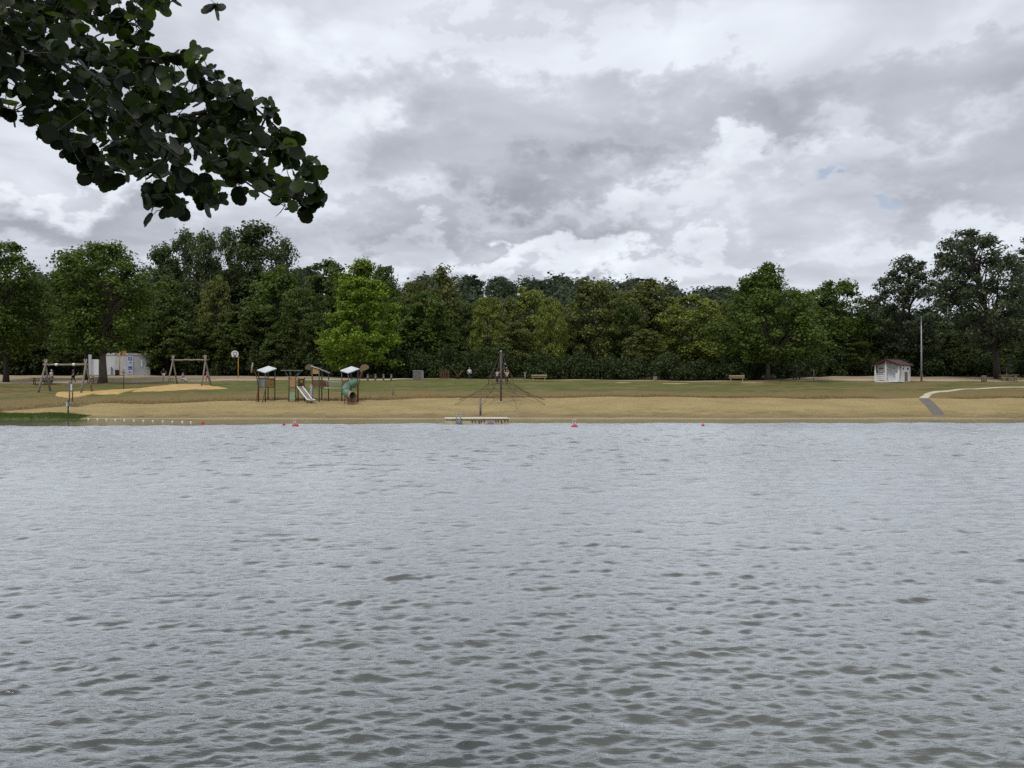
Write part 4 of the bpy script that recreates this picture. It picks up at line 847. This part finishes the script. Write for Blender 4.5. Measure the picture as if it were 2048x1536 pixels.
MB().lathe([(.37, -.02), (.37, .02)], n=16).build('tube_light_stop', M('seam_green', (.04, .09, .06), .5), t4, tp[0] - (tp[1] - tp[0]) * .3).rotation_euler = (tp[1] - tp[0]).to_track_quat('Z', 'Y').to_euler()  # added disc blocks light from the tube's top so the mouth looks dark
for i in (2, 4): d_ = (tp[i + 1] - tp[i - 1]).normalized() * .035; MB().tube([tp[i] - d_, tp[i] + d_], .385, 16, False).build('tube_seam', M('seam_green', (.04, .09, .06)), t4)
MB().tube([tp[6], tp[7], tp[7] + Vector((.06, -.06, 0))], [.365, .37, .42], 18, False).build('tube_mouth', M('mouth_tan', (.33, .19, .12), .5, .3), t4)
MB().box((.2, -1.98, .10), (.86, .3, .34)).build('mouth_base', red_brown, t4); MB().box((-.22, -1.98, .34), (.06, .26, .62)).box((.62, -1.98, .34), (.06, .26, .62)).build('mouth_side', red_brown, t4)
for q in ((-.44, -1.45),): MB().tube([(q[0], q[1], .75), (q[0], q[1], -.2)], .04, 6).build('tube_leg', metal_green, t4)
s = U(gp(699.5, 803)); lx = (726 - 699.5) / s
leaf_sign(t4, [(lx - .48, -.9, -.2), (lx - .44, -.9, 1.4), (lx - .30, -.9, 2.2), (lx - .1, -.9, 2.75), (lx, -.9, 2.9)], (lx + .1, -.92, 2.95), (0, R(-25), R(-20)), M('disc_olive', (.17, .13, .06)), .46, .46, True)
# rope bridge between them
a3 = gp(641, 802); a4 = gp(699.5, 803); br = thing('rope_bridge', 'white rope net bridge hanging between two play towers', 'rope bridge', (a3 + a4) / 2, face((a3 + a4) / 2)); hl = (a4 - a3).length / 2 - .55
for z in (1.24, 1.88):
    for y in (-.3, .3): MB().tube([(-hl - .15, y, z), (0, y, z - .05), (hl + .15, y, z)], .022 if z > 1.5 else .028, 6).build('rope', rope_white, br)
for i in range(9):
    x = -hl + 2 * hl * (i + .5) / 9
    for y in (-.3, .3): MB().tube([(x, y, 1.22), (x, y, 1.85)], .012, 5).build('net_cord', rope_white, br)
    MB().box((x, 0, 1.22), (.11, .64, .035)).build('tread', post_grey, br)
# ------------------------------------------------------------------ rope pyramid
p = gp(1002, 805); s = U(p); rp = thing('rope_pyramid', 'climbing net pyramid of dark ropes round a tall grey mast', 'climbing net', p, face(p) + R(20)); H = 102 / s
MB().tube([(0, 0, -.2), (0, 0, 1.6), (0, 0, H)], [.09, .085, .08], 10).build('mast', M('mast', (.10, .095, .10), .5, .4, 1.0), rp)
MB().ball((0, 0, H), .11, 10, 6).build('mast_cap', metal_grey, rp); MB().lathe([(.32, 0), (.30, .08), (.12, .14)], (0, 0, -.03), 14).build('mast_foot', concrete, rp)
def gzl(x, y): a = rp.rotation_euler[2]; q = p + Vector((x * math.cos(a) - y * math.sin(a), x * math.sin(a) + y * math.cos(a), 0)); return float(zg(q.x, q.y)) - p.z
NR = 8; LV_ = [(H - .1, .06), (3.52, .50), (3.15, .64), (2.75, .86), (2.5, 1.05), (1.7, 1.25), (1.15, 2.0), (.62, 3.0), (None, 4.45)]
def node(k, j, off=0.0):
    z, r = LV_[k]; a = 2 * math.pi * (j + off) / NR; x, y = r * math.cos(a), r * math.sin(a)
    return Vector((x, y, gzl(x, y) - .03 if z is None else z + (gzl(x, y) * .6 if z < 1.2 else 0)))
for j in range(NR): MB().tube([node(k, j) for k in range(len(LV_))], .015, 6).build('main_rope', rope_brown, rp)
for k in range(1, 8):
    for j in range(NR):
        a, b_ = node(k, j), node(k, j + 1); MB().tube([a, (a + b_) / 2 - Vector((0, 0, .04)), b_], .011, 5).build('ring_rope', rope_brown, rp)
for k in range(5, 8):
    for j in range(NR):
        m_ = (node(k, j) + node(k, j + 1)) / 2
        for e in (0, 1):
            MB().tube([m_, node(k + 1, j + e)], .009, 5).build('net_rope', rope_brown, rp)
            MB().tube([m_, node(k - 1, j + e)], .009, 5).build('net_rope', rope_brown, rp)
for j in range(NR): MB().lathe([(.10, -.1), (.10, .05), (.06, .08)], node(8, j), 8).build('anchor', concrete, rp)
for j in range(NR):
    a = 2 * math.pi * j / NR; i0 = Vector((.62 * math.cos(a), .62 * math.sin(a), 1.72)); a2 = 2 * math.pi * (j + 1) / NR
    MB().tube([i0, Vector((.62 * math.cos(a2), .62 * math.sin(a2), 1.72))], .018, 5).build('foothold_rope', rope_brown, rp); MB().tube([i0, node(5, j)], .009, 5).build('net_rope', rope_brown, rp); MB().tube([i0, (0, 0, 2.0)], .009, 5).build('net_rope', rope_brown, rp)
for x, z in ((.26, 3.5), (.36, 3.13)): MB().ball((x, -.38, z), .05, 6, 4).build('rope_joint', white, rp)
# ------------------------------------------------------------------ raft, buoys and float line
D = CH * F / (848.5 - HY); q = Vector(((954.5 - CX) / F * D, D, 0)); s = F / D
rf = thing('swim_raft', 'flat cream swimming raft with brown sides and a small ladder', 'raft', q, face(q) + R(3)); w_ = 127 / s; m_rf = M('raft_side', (.62, .53, .34), .7, .3, 2)
MB().box((0, 1.1, .13), (w_, 2.2, .40)).build('hull', m_rf, rf); dk = MB(); 
for i in range(8): MB().box((0, .12 + i * .28, .37), (w_ + .06, .26, .06)).build('deck_plank', M('deck_cream', (.62, .57, .44), .6, .2, 3), rf)
MB().box((0, -.012, .315), (w_, .03, .05)).build('fender_strip', bark_dark, rf)
lad = MB()
for x in (-41.5, -33): lad.tube([(x / s, -.1, -.1), (x / s, -.1, .45), (x / s, -.02, .88), (x / s, .35, .86), (x / s, .4, .38)], .03, 6)
for z in (.05, .3): lad.box((-37.3 / s, -.1, z), (8.5 / s, .05, .04))
lad.build('ladder', metal_grey, rf); MB().box((-37.3 / s, -.13, .18), (8 / s, .03, .22)).build('ladder_plate', M('plate_lilac', (.30, .27, .34), .6), rf)
MB().box((26 / s, -.03, .18), (12 / s, .03, .16)).build('notice', M('plate_pink', (.42, .30, .40), .6), rf)
for i, x in enumerate((-10, -4, 3, 8, 14, 37, 42, 48, 55, 61)):
    MB().box((x / s, -.03, .23), (3.4 / s, .03, .035)).box((x / s, -.03, .18), (1.1 / s, .03, .10)).build('bracket', M('bracket_brown', (.07, .05, .04), .8), rf)
    if i in (2, 7): MB().box((x / s + .04, -.035, .12), (3.4 / s, .03, .045)).build('bracket_foot', black, rf)
def buoy(label, px, py):
    D = CH * F / (py - HY); t = thing('marker_buoy', label, 'buoy', ((px - CX) / F * D, D, 0), 0.3)
    MB().lathe([(.10, -.12), (.20, -.05), (.215, .05), (.17, .11)], n=16).build('float', red, t); MB().lathe([(.055, .10), (.05, .42)], n=10).build('stem', white, t)
    for i in range(4): MB().tube([(.13 * math.cos(i * 1.57), .13 * math.sin(i * 1.57), .09), (.12 * math.cos(i * 1.57), .12 * math.sin(i * 1.57), .42)], .016, 5).build('rod', white, t)
    MB().lathe([(.145, .40), (.15, .44), (.10, .47)], n=14).build('top_ring', M('buoy_pink', (.62, .36, .40), .5), t)
buoy('red and white marker buoy floating in front of the play towers', 591, 852)
buoy('red and white marker buoy floating right of the raft', 1149, 854)
for px, py, lb in ((568, 850.5, 'small red ball float beside the marker buoy'), (1406, 852, 'small red ball float alone on the open water'), (405.5, 846, 'red float at the end of the white float line')):
    D = CH * F / (py - HY); t = thing('ball_float', lb, 'float', ((px - CX) / F * D, D, 0)); MB().ball((0, 0, .03), .10, 12, 8).build('ball', red, t); MB().tube([(0, 0, .11), (0, 0, .17)], .025, 6).build('eyelet', red, t)
fl = thing('float_line', 'rope with small white floats running from the bank sign into the lake', 'float line', (0, 0, 0)); sp_ = gp(136.5, 826); pts = [sp_ + Vector((0, -.05, .35))]
for px, py in ((160, 837.5), (177, 838.3), (195, 838.8), (213, 839.3), (231, 840), (249, 840.8), (268, 841.4), (287, 842), (306, 842.6), (326, 843.2), (345, 843.9), (365, 844.4), (382, 845), (405, 846)):
    D = CH * F / (py - HY); pts.append(Vector(((px - CX) / F * D, D, .02)))
MB().tube(pts, .014, 5).build('rope', M('line_rope', (.40, .38, .32), .8), fl)
for q in pts[1:-1]: MB().ball(q, (.085, .06, .06), 8, 6).build('float', white, fl)
# ------------------------------------------------------------------ people
def skin(name, J, E, rad, mat, parent, lvl=1):
    ks = list(dict.fromkeys([a for e in E for a in e])); idx = {k: i for i, k in enumerate(ks)}
    me = bpy.data.meshes.new(name); me.from_pydata([tuple(J[k]) for k in ks], [(idx[a], idx[b]) for a, b in E], []); me.materials.append(mat)
    o = obj(name, me, None, parent); me.skin_vertices or None
    md = o.modifiers.new('skin', 'SKIN'); md.use_smooth_shade = True
    for k in ks: r = rad[k]; me.skin_vertices[0].data[idx[k]].radius = r if hasattr(r, '__len__') else (r, r); me.skin_vertices[0].data[idx[k]].use_root = (idx[k] == 0)
    sb_ = o.modifiers.new('sub', 'SUBSURF'); sb_.levels = lvl; sb_.render_levels = lvl
    return o
SKIN = M('skin', (.48, .29, .20), .6, .1)
def person(label, p, yaw, h, pose, top, bottom, hair, shorts=False, cap=None):
    t = thing('person', label, 'person', p, yaw); k = h
    J = {'pelvis': (0, 0, .52), 'waist': (0, -.005, .62), 'chest': (0, -.01, .73), 'neck': (0, 0, .845), 'head': (0, -.008, .905), 'crown': (0, 0, .965), 'nose': (0, -.062, .915)}
    for s_, n in ((-1, 'L'), (1, 'R')):
        J.update({'sh' + n: (s_ * .115, 0, .80), 'el' + n: (s_ * .145, .02, .64), 'wr' + n: (s_ * .14, -.03, .50), 'hip' + n: (s_ * .055, 0, .49), 'kn' + n: (s_ * .058, -.012, .275), 'an' + n: (s_ * .06, .005, .045), 'toe' + n: (s_ * .065, -.085, .02)})
    if pose == 'walk' or pose == 'run':
        f = 1.0 if pose == 'walk' else 1.6
        J.update({'knL': (-.055, -.07 * f, .29), 'anL': (-.055, -.10, .05), 'toeL': (-.055, -.18, .03), 'knR': (.055, .03 * f, .275), 'anR': (.055, .14 * f, .07 * f), 'toeR': (.055, .07 * f, .025 + .02 * (f - 1)),
                  'elL': (-.145, .07 * f, .66), 'wrL': (-.13, .03, .53), 'elR': (.145, -.05 * f, .65), 'wrR': (.12, -.13 * f, .57)})
    if pose == 'sit':
        dz = -.26
        for q in ('pelvis', 'waist', 'chest', 'neck', 'head', 'crown', 'nose', 'shL', 'shR', 'elL', 'elR', 'hipL', 'hipR'): J[q] = (J[q][0], J[q][1], J[q][2] + dz)
        for s_, n in ((-1, 'L'), (1, 'R')): J.update({'kn' + n: (s_ * .07, -.235, .26), 'an' + n: (s_ * .07, -.235, .045), 'toe' + n: (s_ * .075, -.32, .02), 'wr' + n: (s_ * .08, -.17, .32), 'el' + n: (s_ * .14, -.04, .38)})
    if pose == 'climb':
        J.update({'elL': (-.20, -.04, .86), 'wrL': (-.13, -.14, 1.0), 'elR': (.20, -.06, .84), 'wrR': (.11, -.16, .95), 'knR': (.07, -.10, .32), 'anR': (.07, -.03, .12), 'toeR': (.08, -.11, .09)})
    if pose == 'point': J.update({'elL': (-.13, -.10, .70), 'wrL': (-.05, -.19, .78), 'elR': (.20, -.05, .84), 'wrR': (.29, -.12, .93)})
    J = {a: Vector(b) * k for a, b in J.items()}
    rad = dict(pelvis=(.085, .06), waist=(.078, .055), chest=(.092, .06), neck=.030, head=(.045, .054), crown=(.034, .040), nose=.010)
    for n in 'LR': rad.update({'sh' + n: .038, 'el' + n: .025, 'wr' + n: .017, 'hip' + n: .058, 'kn' + n: .038, 'an' + n: .023, 'toe' + n: .018})
    rad = {a: (b * k if not hasattr(b, '__len__') else (b[0] * k, b[1] * k)) for a, b in rad.items()}
    E = [('pelvis', 'waist'), ('waist', 'chest'), ('chest', 'neck'), ('neck', 'head'), ('head', 'crown'), ('head', 'nose')]
    for n in 'LR': E += [('chest', 'sh' + n), ('sh' + n, 'el' + n), ('el' + n, 'wr' + n), ('pelvis', 'hip' + n), ('hip' + n, 'kn' + n), ('kn' + n, 'an' + n), ('an' + n, 'toe' + n)]
    body = skin('body', J, E, rad, SKIN, t)
    def grow(f): return {a: (b * f if not hasattr(b, '__len__') else (b[0] * f, b[1] * f)) for a, b in rad.items()}
    J2 = dict(J)
    for n in 'LR': J2['sl' + n] = J['sh' + n].lerp(J['el' + n], .75)
    g = grow(1.2)
    for n in 'LR': g['sl' + n] = .038 * k
    J2['collar'] = J['chest'].lerp(J['neck'], .6); g['collar'] = .05 * k
    skin('shirt', J2, [('pelvis', 'waist'), ('waist', 'chest'), ('chest', 'collar')] + [e for n in 'LR' for e in (('chest', 'sh' + n), ('sh' + n, 'sl' + n))], g, top, t)
    g = grow(1.25); J3 = dict(J); Eb = []
    for n in 'LR':
        J3['cuff' + n] = J['hip' + n].lerp(J['kn' + n], .8) if shorts else J['kn' + n].lerp(J['an' + n], .88); g['cuff' + n] = (.058 if shorts else .034) * k
        Eb += [('pelvis', 'hip' + n)] + ([('hip' + n, 'cuff' + n)] if shorts else [('hip' + n, 'kn' + n), ('kn' + n, 'cuff' + n)])
    skin('shorts' if shorts else 'trousers', J3, Eb, g, bottom, t)
    c = (J['head'] + J['crown']) / 2 + Vector((0, .012 * k, .012 * k)); MB().ball(c, (.052 * k, .056 * k, .052 * k), 10, 7).build('hair', hair, t)
    if cap: MB().ball(c + Vector((0, 0, .018 * k)), (.056 * k, .06 * k, .042 * k), 10, 6).box(c + Vector((0, -.07 * k, .01 * k)), (.07 * k, .06 * k, .01 * k)).build('cap', cap, t)
    ey = MB(); [ey.ball(J['head'] + Vector((e * .018 * k, -.05 * k, .012 * k)), .006 * k, 6, 4) for e in (-1, 1)]; ey.build('eyes', black, t)
    for n, s_ in (('L', -1), ('R', 1)):
        d = (J['wr' + n] - J['el' + n]).normalized(); b = MB(); w0 = J['wr' + n]; sx_ = d.cross(Vector((0, 1, 0)) if abs(d.y) < .8 else Vector((1, 0, 0))).normalized()
        b.tube([w0, w0 + d * .045 * k], [.017 * k, .020 * k], 6)
        for i, L in enumerate((.032, .038, .036, .028)):
            o_ = w0 + d * .043 * k + sx_ * (i - 1.5) * .0105 * k; b.tube([o_, o_ + d * L * .55 * k, o_ + d * L * k + Vector((0, -.006 * k, 0))], .0052 * k, 5)
        o_ = w0 + d * .015 * k - sx_ * .016 * k; b.tube([o_, o_ + (d - sx_ * .8) * .022 * k, o_ + (d * 1.4 - sx_ * .7) * .03 * k], .006 * k, 5); b.build('hand', SKIN, t)
    for n in 'LR':
        MB().tube([J['an' + n] + Vector((0, .025 * k, -.018 * k)), J['an' + n] + Vector((0, -.02 * k, -.02 * k)), J['toe' + n] + Vector((0, -.012 * k, 0))], [.028 * k, .03 * k, .02 * k], 8).build('shoe', black, t)
    return t
cW = M('cloth_white', (.70, .70, .70), .9, .1); cG = M('cloth_grey', (.22, .23, .26), .9, .2); cK = M('cloth_black', (.018, .018, .024), .9, .2); cN = M('cloth_navy', (.025, .04, .085), .9, .2)
cP = M('cloth_pink', (.38, .13, .20), .9, .2); cL = M('cloth_lilac', (.34, .27, .45), .9, .2); cY = M('cloth_cream', (.62, .52, .30), .9, .1); hD = M('hair_dark', (.03, .02, .015), .8, .3); hB = M('hair_blond', (.30, .21, .11), .8, .3)
def gpd(px, py, dy=0): q = gp(px, py); q.y += dy; q.x = (px - CX) / F * q.y; q.z = float(zg(q.x, q.y)); return q
q = gpd(103, 769); person('person standing at the picnic table in white shirt and pale cap', q, face(q) + R(60), 1.70, 'stand', cW, cG, hD, cap=cW)
q = gpd(88, 769, -.1); q.z += .02; person('person sitting at the dark picnic table in a grey shirt', q, face(q) + R(150), 1.65, 'sit', cG, cN, hD)
q = gpd(146.5, 765); person('person in a black top walking behind the log swing', q, face(q) - R(60), 1.62, 'walk', cK, cK, hD)
q = gpd(327, 760.8); person('person running on the path in black top and pale shorts', q, face(q) + R(25), 1.58, 'run', cK, cW, hD, True)
q = gpd(365.5, 763.8); q.z -= .02; person('person in lilac and white sitting on a stool behind the swing', q, face(q) + R(60), 1.62, 'sit', cL, cW, hB)
q = gpd(415, 762.8); person('person in pink standing beside the swing on the sand mound', q, face(q) - R(40), 1.45, 'walk', cP, cP, hD)
q = gpd(939, 760); person('person in a white shirt and navy trousers walking on the lawn', q, face(q) + R(35), 1.55, 'walk', cW, cN, hB)
a = rp.rotation_euler[2]
for lx_, ly_, lb, yw, tp_, hr, ps in ((-.50, -.33, 'child in a white shirt standing on the rope pyramid, arm stretched out', 60, cW, hD, 'point'), (.45, -.33, 'child in a cream shirt climbing the rope pyramid', -150, cY, hB, 'climb')):
    q = p + Vector((0, 0, 0)); q = Vector(rp.location) + Vector((lx_ * math.cos(a) - ly_ * math.sin(a), lx_ * math.sin(a) + ly_ * math.cos(a), 1.72))
    person(lb, q, face(q) + R(yw), 1.22, ps, tp_, cK, hr)
# ------------------------------------------------------------------ overhanging alder on the near bank
rgl = np.random.default_rng(12)
OUT = [(-60, 250), (0, 247), (50, 262), (95, 305), (115, 308), (128, 330), (146, 362), (185, 380), (215, 380), (250, 362), (272, 378), (278, 408), (310, 432), (332, 430), (365, 442), (408, 428), (442, 420), (478, 404), (462, 382), (461, 346), (488, 348), (512, 388),
       (545, 404), (580, 424), (608, 440), (626, 416), (656, 404), (646, 346), (626, 314), (590, 268), (546, 204), (500, 184), (455, 140), (430, 138), (392, 88), (366, 88), (340, 108), (310, 88), (298, 46), (322, 6), (370, -20), (-60, -60)]
def inside(x, y):
    c = False; j = len(OUT) - 1
    for i in range(len(OUT)):
        xi, yi = OUT[i]; xj, yj = OUT[j]
        if (yi > y) != (yj > y) and x < (xj - xi) * (y - yi) / (yj - yi) + xi: c = not c
        j = i
    return c
TX, TY = -4.3, 1.5; TZ = float(zn(TX, TY))
al = thing('alder_tree', 'dark alder branch with round toothed leaves overhanging the lake', 'tree', (TX, TY, TZ))
org = Vector((TX, TY, TZ))
def A(px, py, D): return at(px, py, D) - org
b = MB(); b.tube([(0, 0, -.3), (.05, 0, 1.0), (.12, .1, 2.4), (.1, .25, 4.2), (0, .3, 6.5)], [.26, .20, .17, .13, .06], 12); b.build('trunk', bark, al)
BR = [  # limbs as chains of points: photo direction and distance from the eye
 [(-420, -120, 2.6), (-150, 10, 3.0), (60, 110, 3.3), (180, 175, 3.45), (330, 245, 3.6), (470, 320, 3.65), (560, 375, 3.7), (625, 398, 3.7)],
 [(-150, 10, 3.0), (0, 130, 3.1), (90, 230, 3.15), (160, 310, 3.2), (205, 355, 3.2)],
 [(60, 110, 3.3), (200, 110, 3.45), (300, 115, 3.6), (375, 105, 3.7)],
 [(180, 175, 3.45), (270, 290, 3.35), (330, 370, 3.3), (368, 415, 3.3)],
 [(330, 245, 3.6), (430, 215, 3.8), (510, 215, 3.9), (575, 275, 3.9), (615, 335, 3.9)],
 [(-420, -120, 2.6), (-60, -40, 3.1), (120, 20, 3.5), (240, 50, 3.7), (300, 15, 3.8), (400, -20, 3.9), (432, 8, 3.9)],
 [(60, 110, 3.3), (110, 180, 3.6), (220, 250, 3.8), (300, 330, 3.9), (400, 380, 4.0), (440, 405, 4.0)],
 [(20, 70, 3.25), (60, 20, 3.3), (170, 70, 3.3), (260, 150, 3.3)], [(100, 130, 3.35), (60, 200, 3.4), (20, 225, 3.4)], [(330, 245, 3.6), (420, 310, 3.5), (500, 370, 3.5), (590, 425, 3.5)], [(-60, -40, 3.1), (40, 50, 2.9), (140, 140, 2.85), (240, 210, 2.9), (330, 300, 2.95), (360, 340, 3.0)]]
BP = []
for i, ch in enumerate(BR):
    pts = [A(*c) for c in ch]; n = len(pts)
    if i in (0, 5): pts = [Vector((.12, .1, 2.0 + .1 * i))] + pts
    n = len(pts); r0 = .024 if i == 0 else .010; MB().tube(pts, [r0 * (1 - .88 * k / (n - 1)) for k in range(n)], 7).build('limb' if i in (0, 5) else 'branch', bark_dark, al)
    for k in range(n - 1):
        for u in np.linspace(0, 1, 9): BP.append(pts[k].lerp(pts[k + 1], float(u)))
BPa = np.array([tuple(q) for q in BP])
def leaf_mesh(seed):
    rg = random.Random(seed); V = []; Fc = []; n = 12; bend = rg.uniform(-.16, .16); fold = rg.uniform(.02, .13)
    for i in range(n):
        u = i / (n - 1); y = .5 - .5 * math.cos(math.pi * (.03 + .95 * u)); w_ = .53 * math.sin(math.pi * (.03 + .95 * u)) ** .85 * (1 + .10 * (u - .3)) * (1 + rg.uniform(-.05, .05))
        z = bend * (y - .4) ** 2 * 2; tooth = .018 * (1 if i % 2 else -1)
        V += [(-w_ - tooth, y, z + fold * w_ * 2 + rg.uniform(-.02, .02)), (0, y - (.035 if i == n - 1 else 0), z), (w_ + tooth, y, z + fold * w_ * 2 + rg.uniform(-.02, .02))]
    for i in range(n - 1):
        for j in range(2): Fc.append((i * 3 + j, i * 3 + j + 1, i * 3 + j + 4, i * 3 + j + 3))
    V += [(-.012, 0, 0), (.012, 0, 0), (.008, -.3, .02), (-.008, -.3, .02)]; k = len(V) - 4; Fc.append((k, k + 1, k + 2, k + 3))
    me = bpy.data.meshes.new('leaf'); me.from_pydata(V, [], Fc); me.polygons.foreach_set('use_smooth', [True] * len(Fc)); me.update(); return me
m_al, t = new_mat('alder_leaf')
oc = objc(t); rnd = t.n('ShaderNodeObjectInfo', out=5); nz = t.noise(pos(t), 9.0, 3); lva = t.n('ShaderNodeAttribute', attribute_name='lv', out=2)
f = t.m('ADD', t.m('MULTIPLY', t.m('ADD', rnd, lva), 0.5), t.m('MULTIPLY', nz, 0.4))
sxp = t.n('ShaderNodeSeparateXYZ', {0: oc}, out=1)
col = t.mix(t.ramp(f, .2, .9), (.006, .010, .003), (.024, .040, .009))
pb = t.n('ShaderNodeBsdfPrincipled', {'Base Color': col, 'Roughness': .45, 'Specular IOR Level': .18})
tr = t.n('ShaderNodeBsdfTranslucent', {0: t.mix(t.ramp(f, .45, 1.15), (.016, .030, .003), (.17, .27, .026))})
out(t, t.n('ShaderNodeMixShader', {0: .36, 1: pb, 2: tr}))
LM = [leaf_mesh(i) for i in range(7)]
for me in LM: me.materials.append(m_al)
BPX = [(a[0] + (b_[0] - a[0]) * u, a[1] + (b_[1] - a[1]) * u, a[2] + (b_[2] - a[2]) * u) for ch in BR for a, b_ in zip(ch, ch[1:]) for u in (0, .25, .5, .75)]
spots = []
while len(spots) < 1750:
    x, y = rgl.uniform(-60, 660), rgl.uniform(-55, 445)
    # stay a leaf's half width inside the outline
    if not inside(x, y) or not inside(x + 9, y) or not inside(x - 9 if x > -40 else x, y) or not inside(x, y + 11): continue
    k = min(range(len(BPX)), key=lambda k: (BPX[k][0] - x) ** 2 + (BPX[k][1] - y) ** 2)
    spots.append((x, y, BPX[k][2] + rgl.normal() * .16))
for x, y in OUT[8:38]:
    dx, dy = x - 330, y - 225; L = math.hypot(dx, dy); k = min(range(len(BPX)), key=lambda k: (BPX[k][0] - x) ** 2 + (BPX[k][1] - y) ** 2)
    for _ in range(2): u = rgl.uniform(-14, 9); spots.append((x + dx / L * u + rgl.normal() * 9, y + dy / L * u + rgl.normal() * 5, BPX[k][2] + rgl.normal() * .08))
spots += [(398, 6, 3.9), (420, 2, 3.85), (432, 18, 3.9), (425, 30, 3.95), (440, 12, 3.9), (335, 20, 3.8), (310, 12, 3.8), (325, 32, 3.85), (355, -4, 3.8)]
tw = MB(); place = []
# every leaf hangs on a twig; twigs grow from the nearest limb or from an earlier twig
SP = [(x, y, A(x, y, D)) for x, y, D in spots]; LP = np.array([tuple(q[2]) for q in SP]); NOD = [np.array(q) for q in BPa]
best = np.full(len(LP), 1e9); bi = np.zeros(len(LP), int)
def relax(k):
    d = np.linalg.norm(LP - NOD[k], axis=1); m_ = d < best; best[m_] = d[m_]; bi[m_] = k
for k in range(len(NOD)): relax(k)
todo = np.ones(len(LP), bool)
for _ in range(len(LP)):
    i = int(np.argmin(np.where(todo, best, 1e9))); todo[i] = False
    x, y, q = SP[i]; D = spots[i][2]; a = Vector(NOD[bi[i]]); L = max((q - a).length, .01)
    bs = a.lerp(q, max(0.0, 1 - .05 / L)) + Vector((rgl.normal() * .006, rgl.normal() * .006, .006)); NOD.append(np.array(bs)); relax(len(NOD) - 1)
    tw.tube([a, a.lerp(bs, .5) + Vector((rgl.normal() * .008, rgl.normal() * .008, .006)), bs], [.0024, .0019, .0013], 3, False)
    size = .063 * rgl.uniform(.55, 1.2) * D / 3.5
    dr = (q - a).normalized() * .6 + Vector((rgl.normal() * .45, rgl.normal() * .45, -.55 + rgl.normal() * .35)); dr.normalize()
    nrm = Vector((rgl.normal() * .55, -.55 + rgl.normal() * .5, .55 + rgl.normal() * .45)); nrm = (nrm - dr * nrm.dot(dr)).normalized(); sx_ = dr.cross(nrm)
    mt = Matrix((sx_, dr, nrm)).transposed().to_4x4(); mt = Matrix.Translation(bs) @ mt @ Matrix.Diagonal((size, size, size, 1))
    place.append((D, mt, int(rgl.integers(0, 7)), x, y))
o = tw.build('twigs', bark_dark, al); stuff(o)
edge = sorted(range(len(place)), key=lambda i: place[i][0])                # the nearest leaves show whole: single objects
single = set([i for i in edge if -10 < place[i][3] and -10 < place[i][4]][:300]); V = []; Fc = []; lvv = []
for i, (D, mt, k, x, y) in enumerate(place):
    if i in single: o = obj('leaf', LM[k], None, al); o.matrix_local = mt
    else:
        me = LM[k]; bsx = len(V); V += [tuple(mt @ v.co) for v in me.vertices]; Fc += [tuple(bsx + j for j in f_.vertices) for f_ in me.polygons]; lvv += [float(rgl.random())] * len(me.vertices)
# crown leaves out of view above and left, added to shade the overhanging branch
Q = rgl.uniform((-4.4, -3.0, 3.2), (3.4, 4.0, 6.6), (5500, 3)); Wq = Q + np.array(org)
keep = ~((Wq[:, 1] > .2) & ((Wq[:, 2] - CH) / np.maximum(Wq[:, 1], .2) < .62) & (np.abs(Wq[:, 0]) / np.maximum(Wq[:, 1], .2) < .9)); Q = Q[keep]
Vq, Fq_, aq = leaf_quads(Q, np.array([0, 0, 1.0]) + rgl.normal(size=Q.shape) * .5, np.full(len(Q), .12), rgl, rgl.random(len(Q)))
bsx = len(V); V += [tuple(v) for v in Vq]; Fc += [tuple(int(k) + bsx for k in f_) for f_ in Fq_]; lvv += list(aq)
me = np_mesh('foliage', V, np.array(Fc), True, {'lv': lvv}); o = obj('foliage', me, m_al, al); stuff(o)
for i in range(7):
    a = i * .9; MB().tube([(.1, .2, 2.8 + i * .45), (1.2 * math.cos(a), 1.0 * math.sin(a) + .4, 3.7 + i * .4), (2.2 * math.cos(a), 1.7 * math.sin(a) + .6, 4.3 + i * .3)], [.06, .04, .01], 6).build('limb', bark_dark, al)
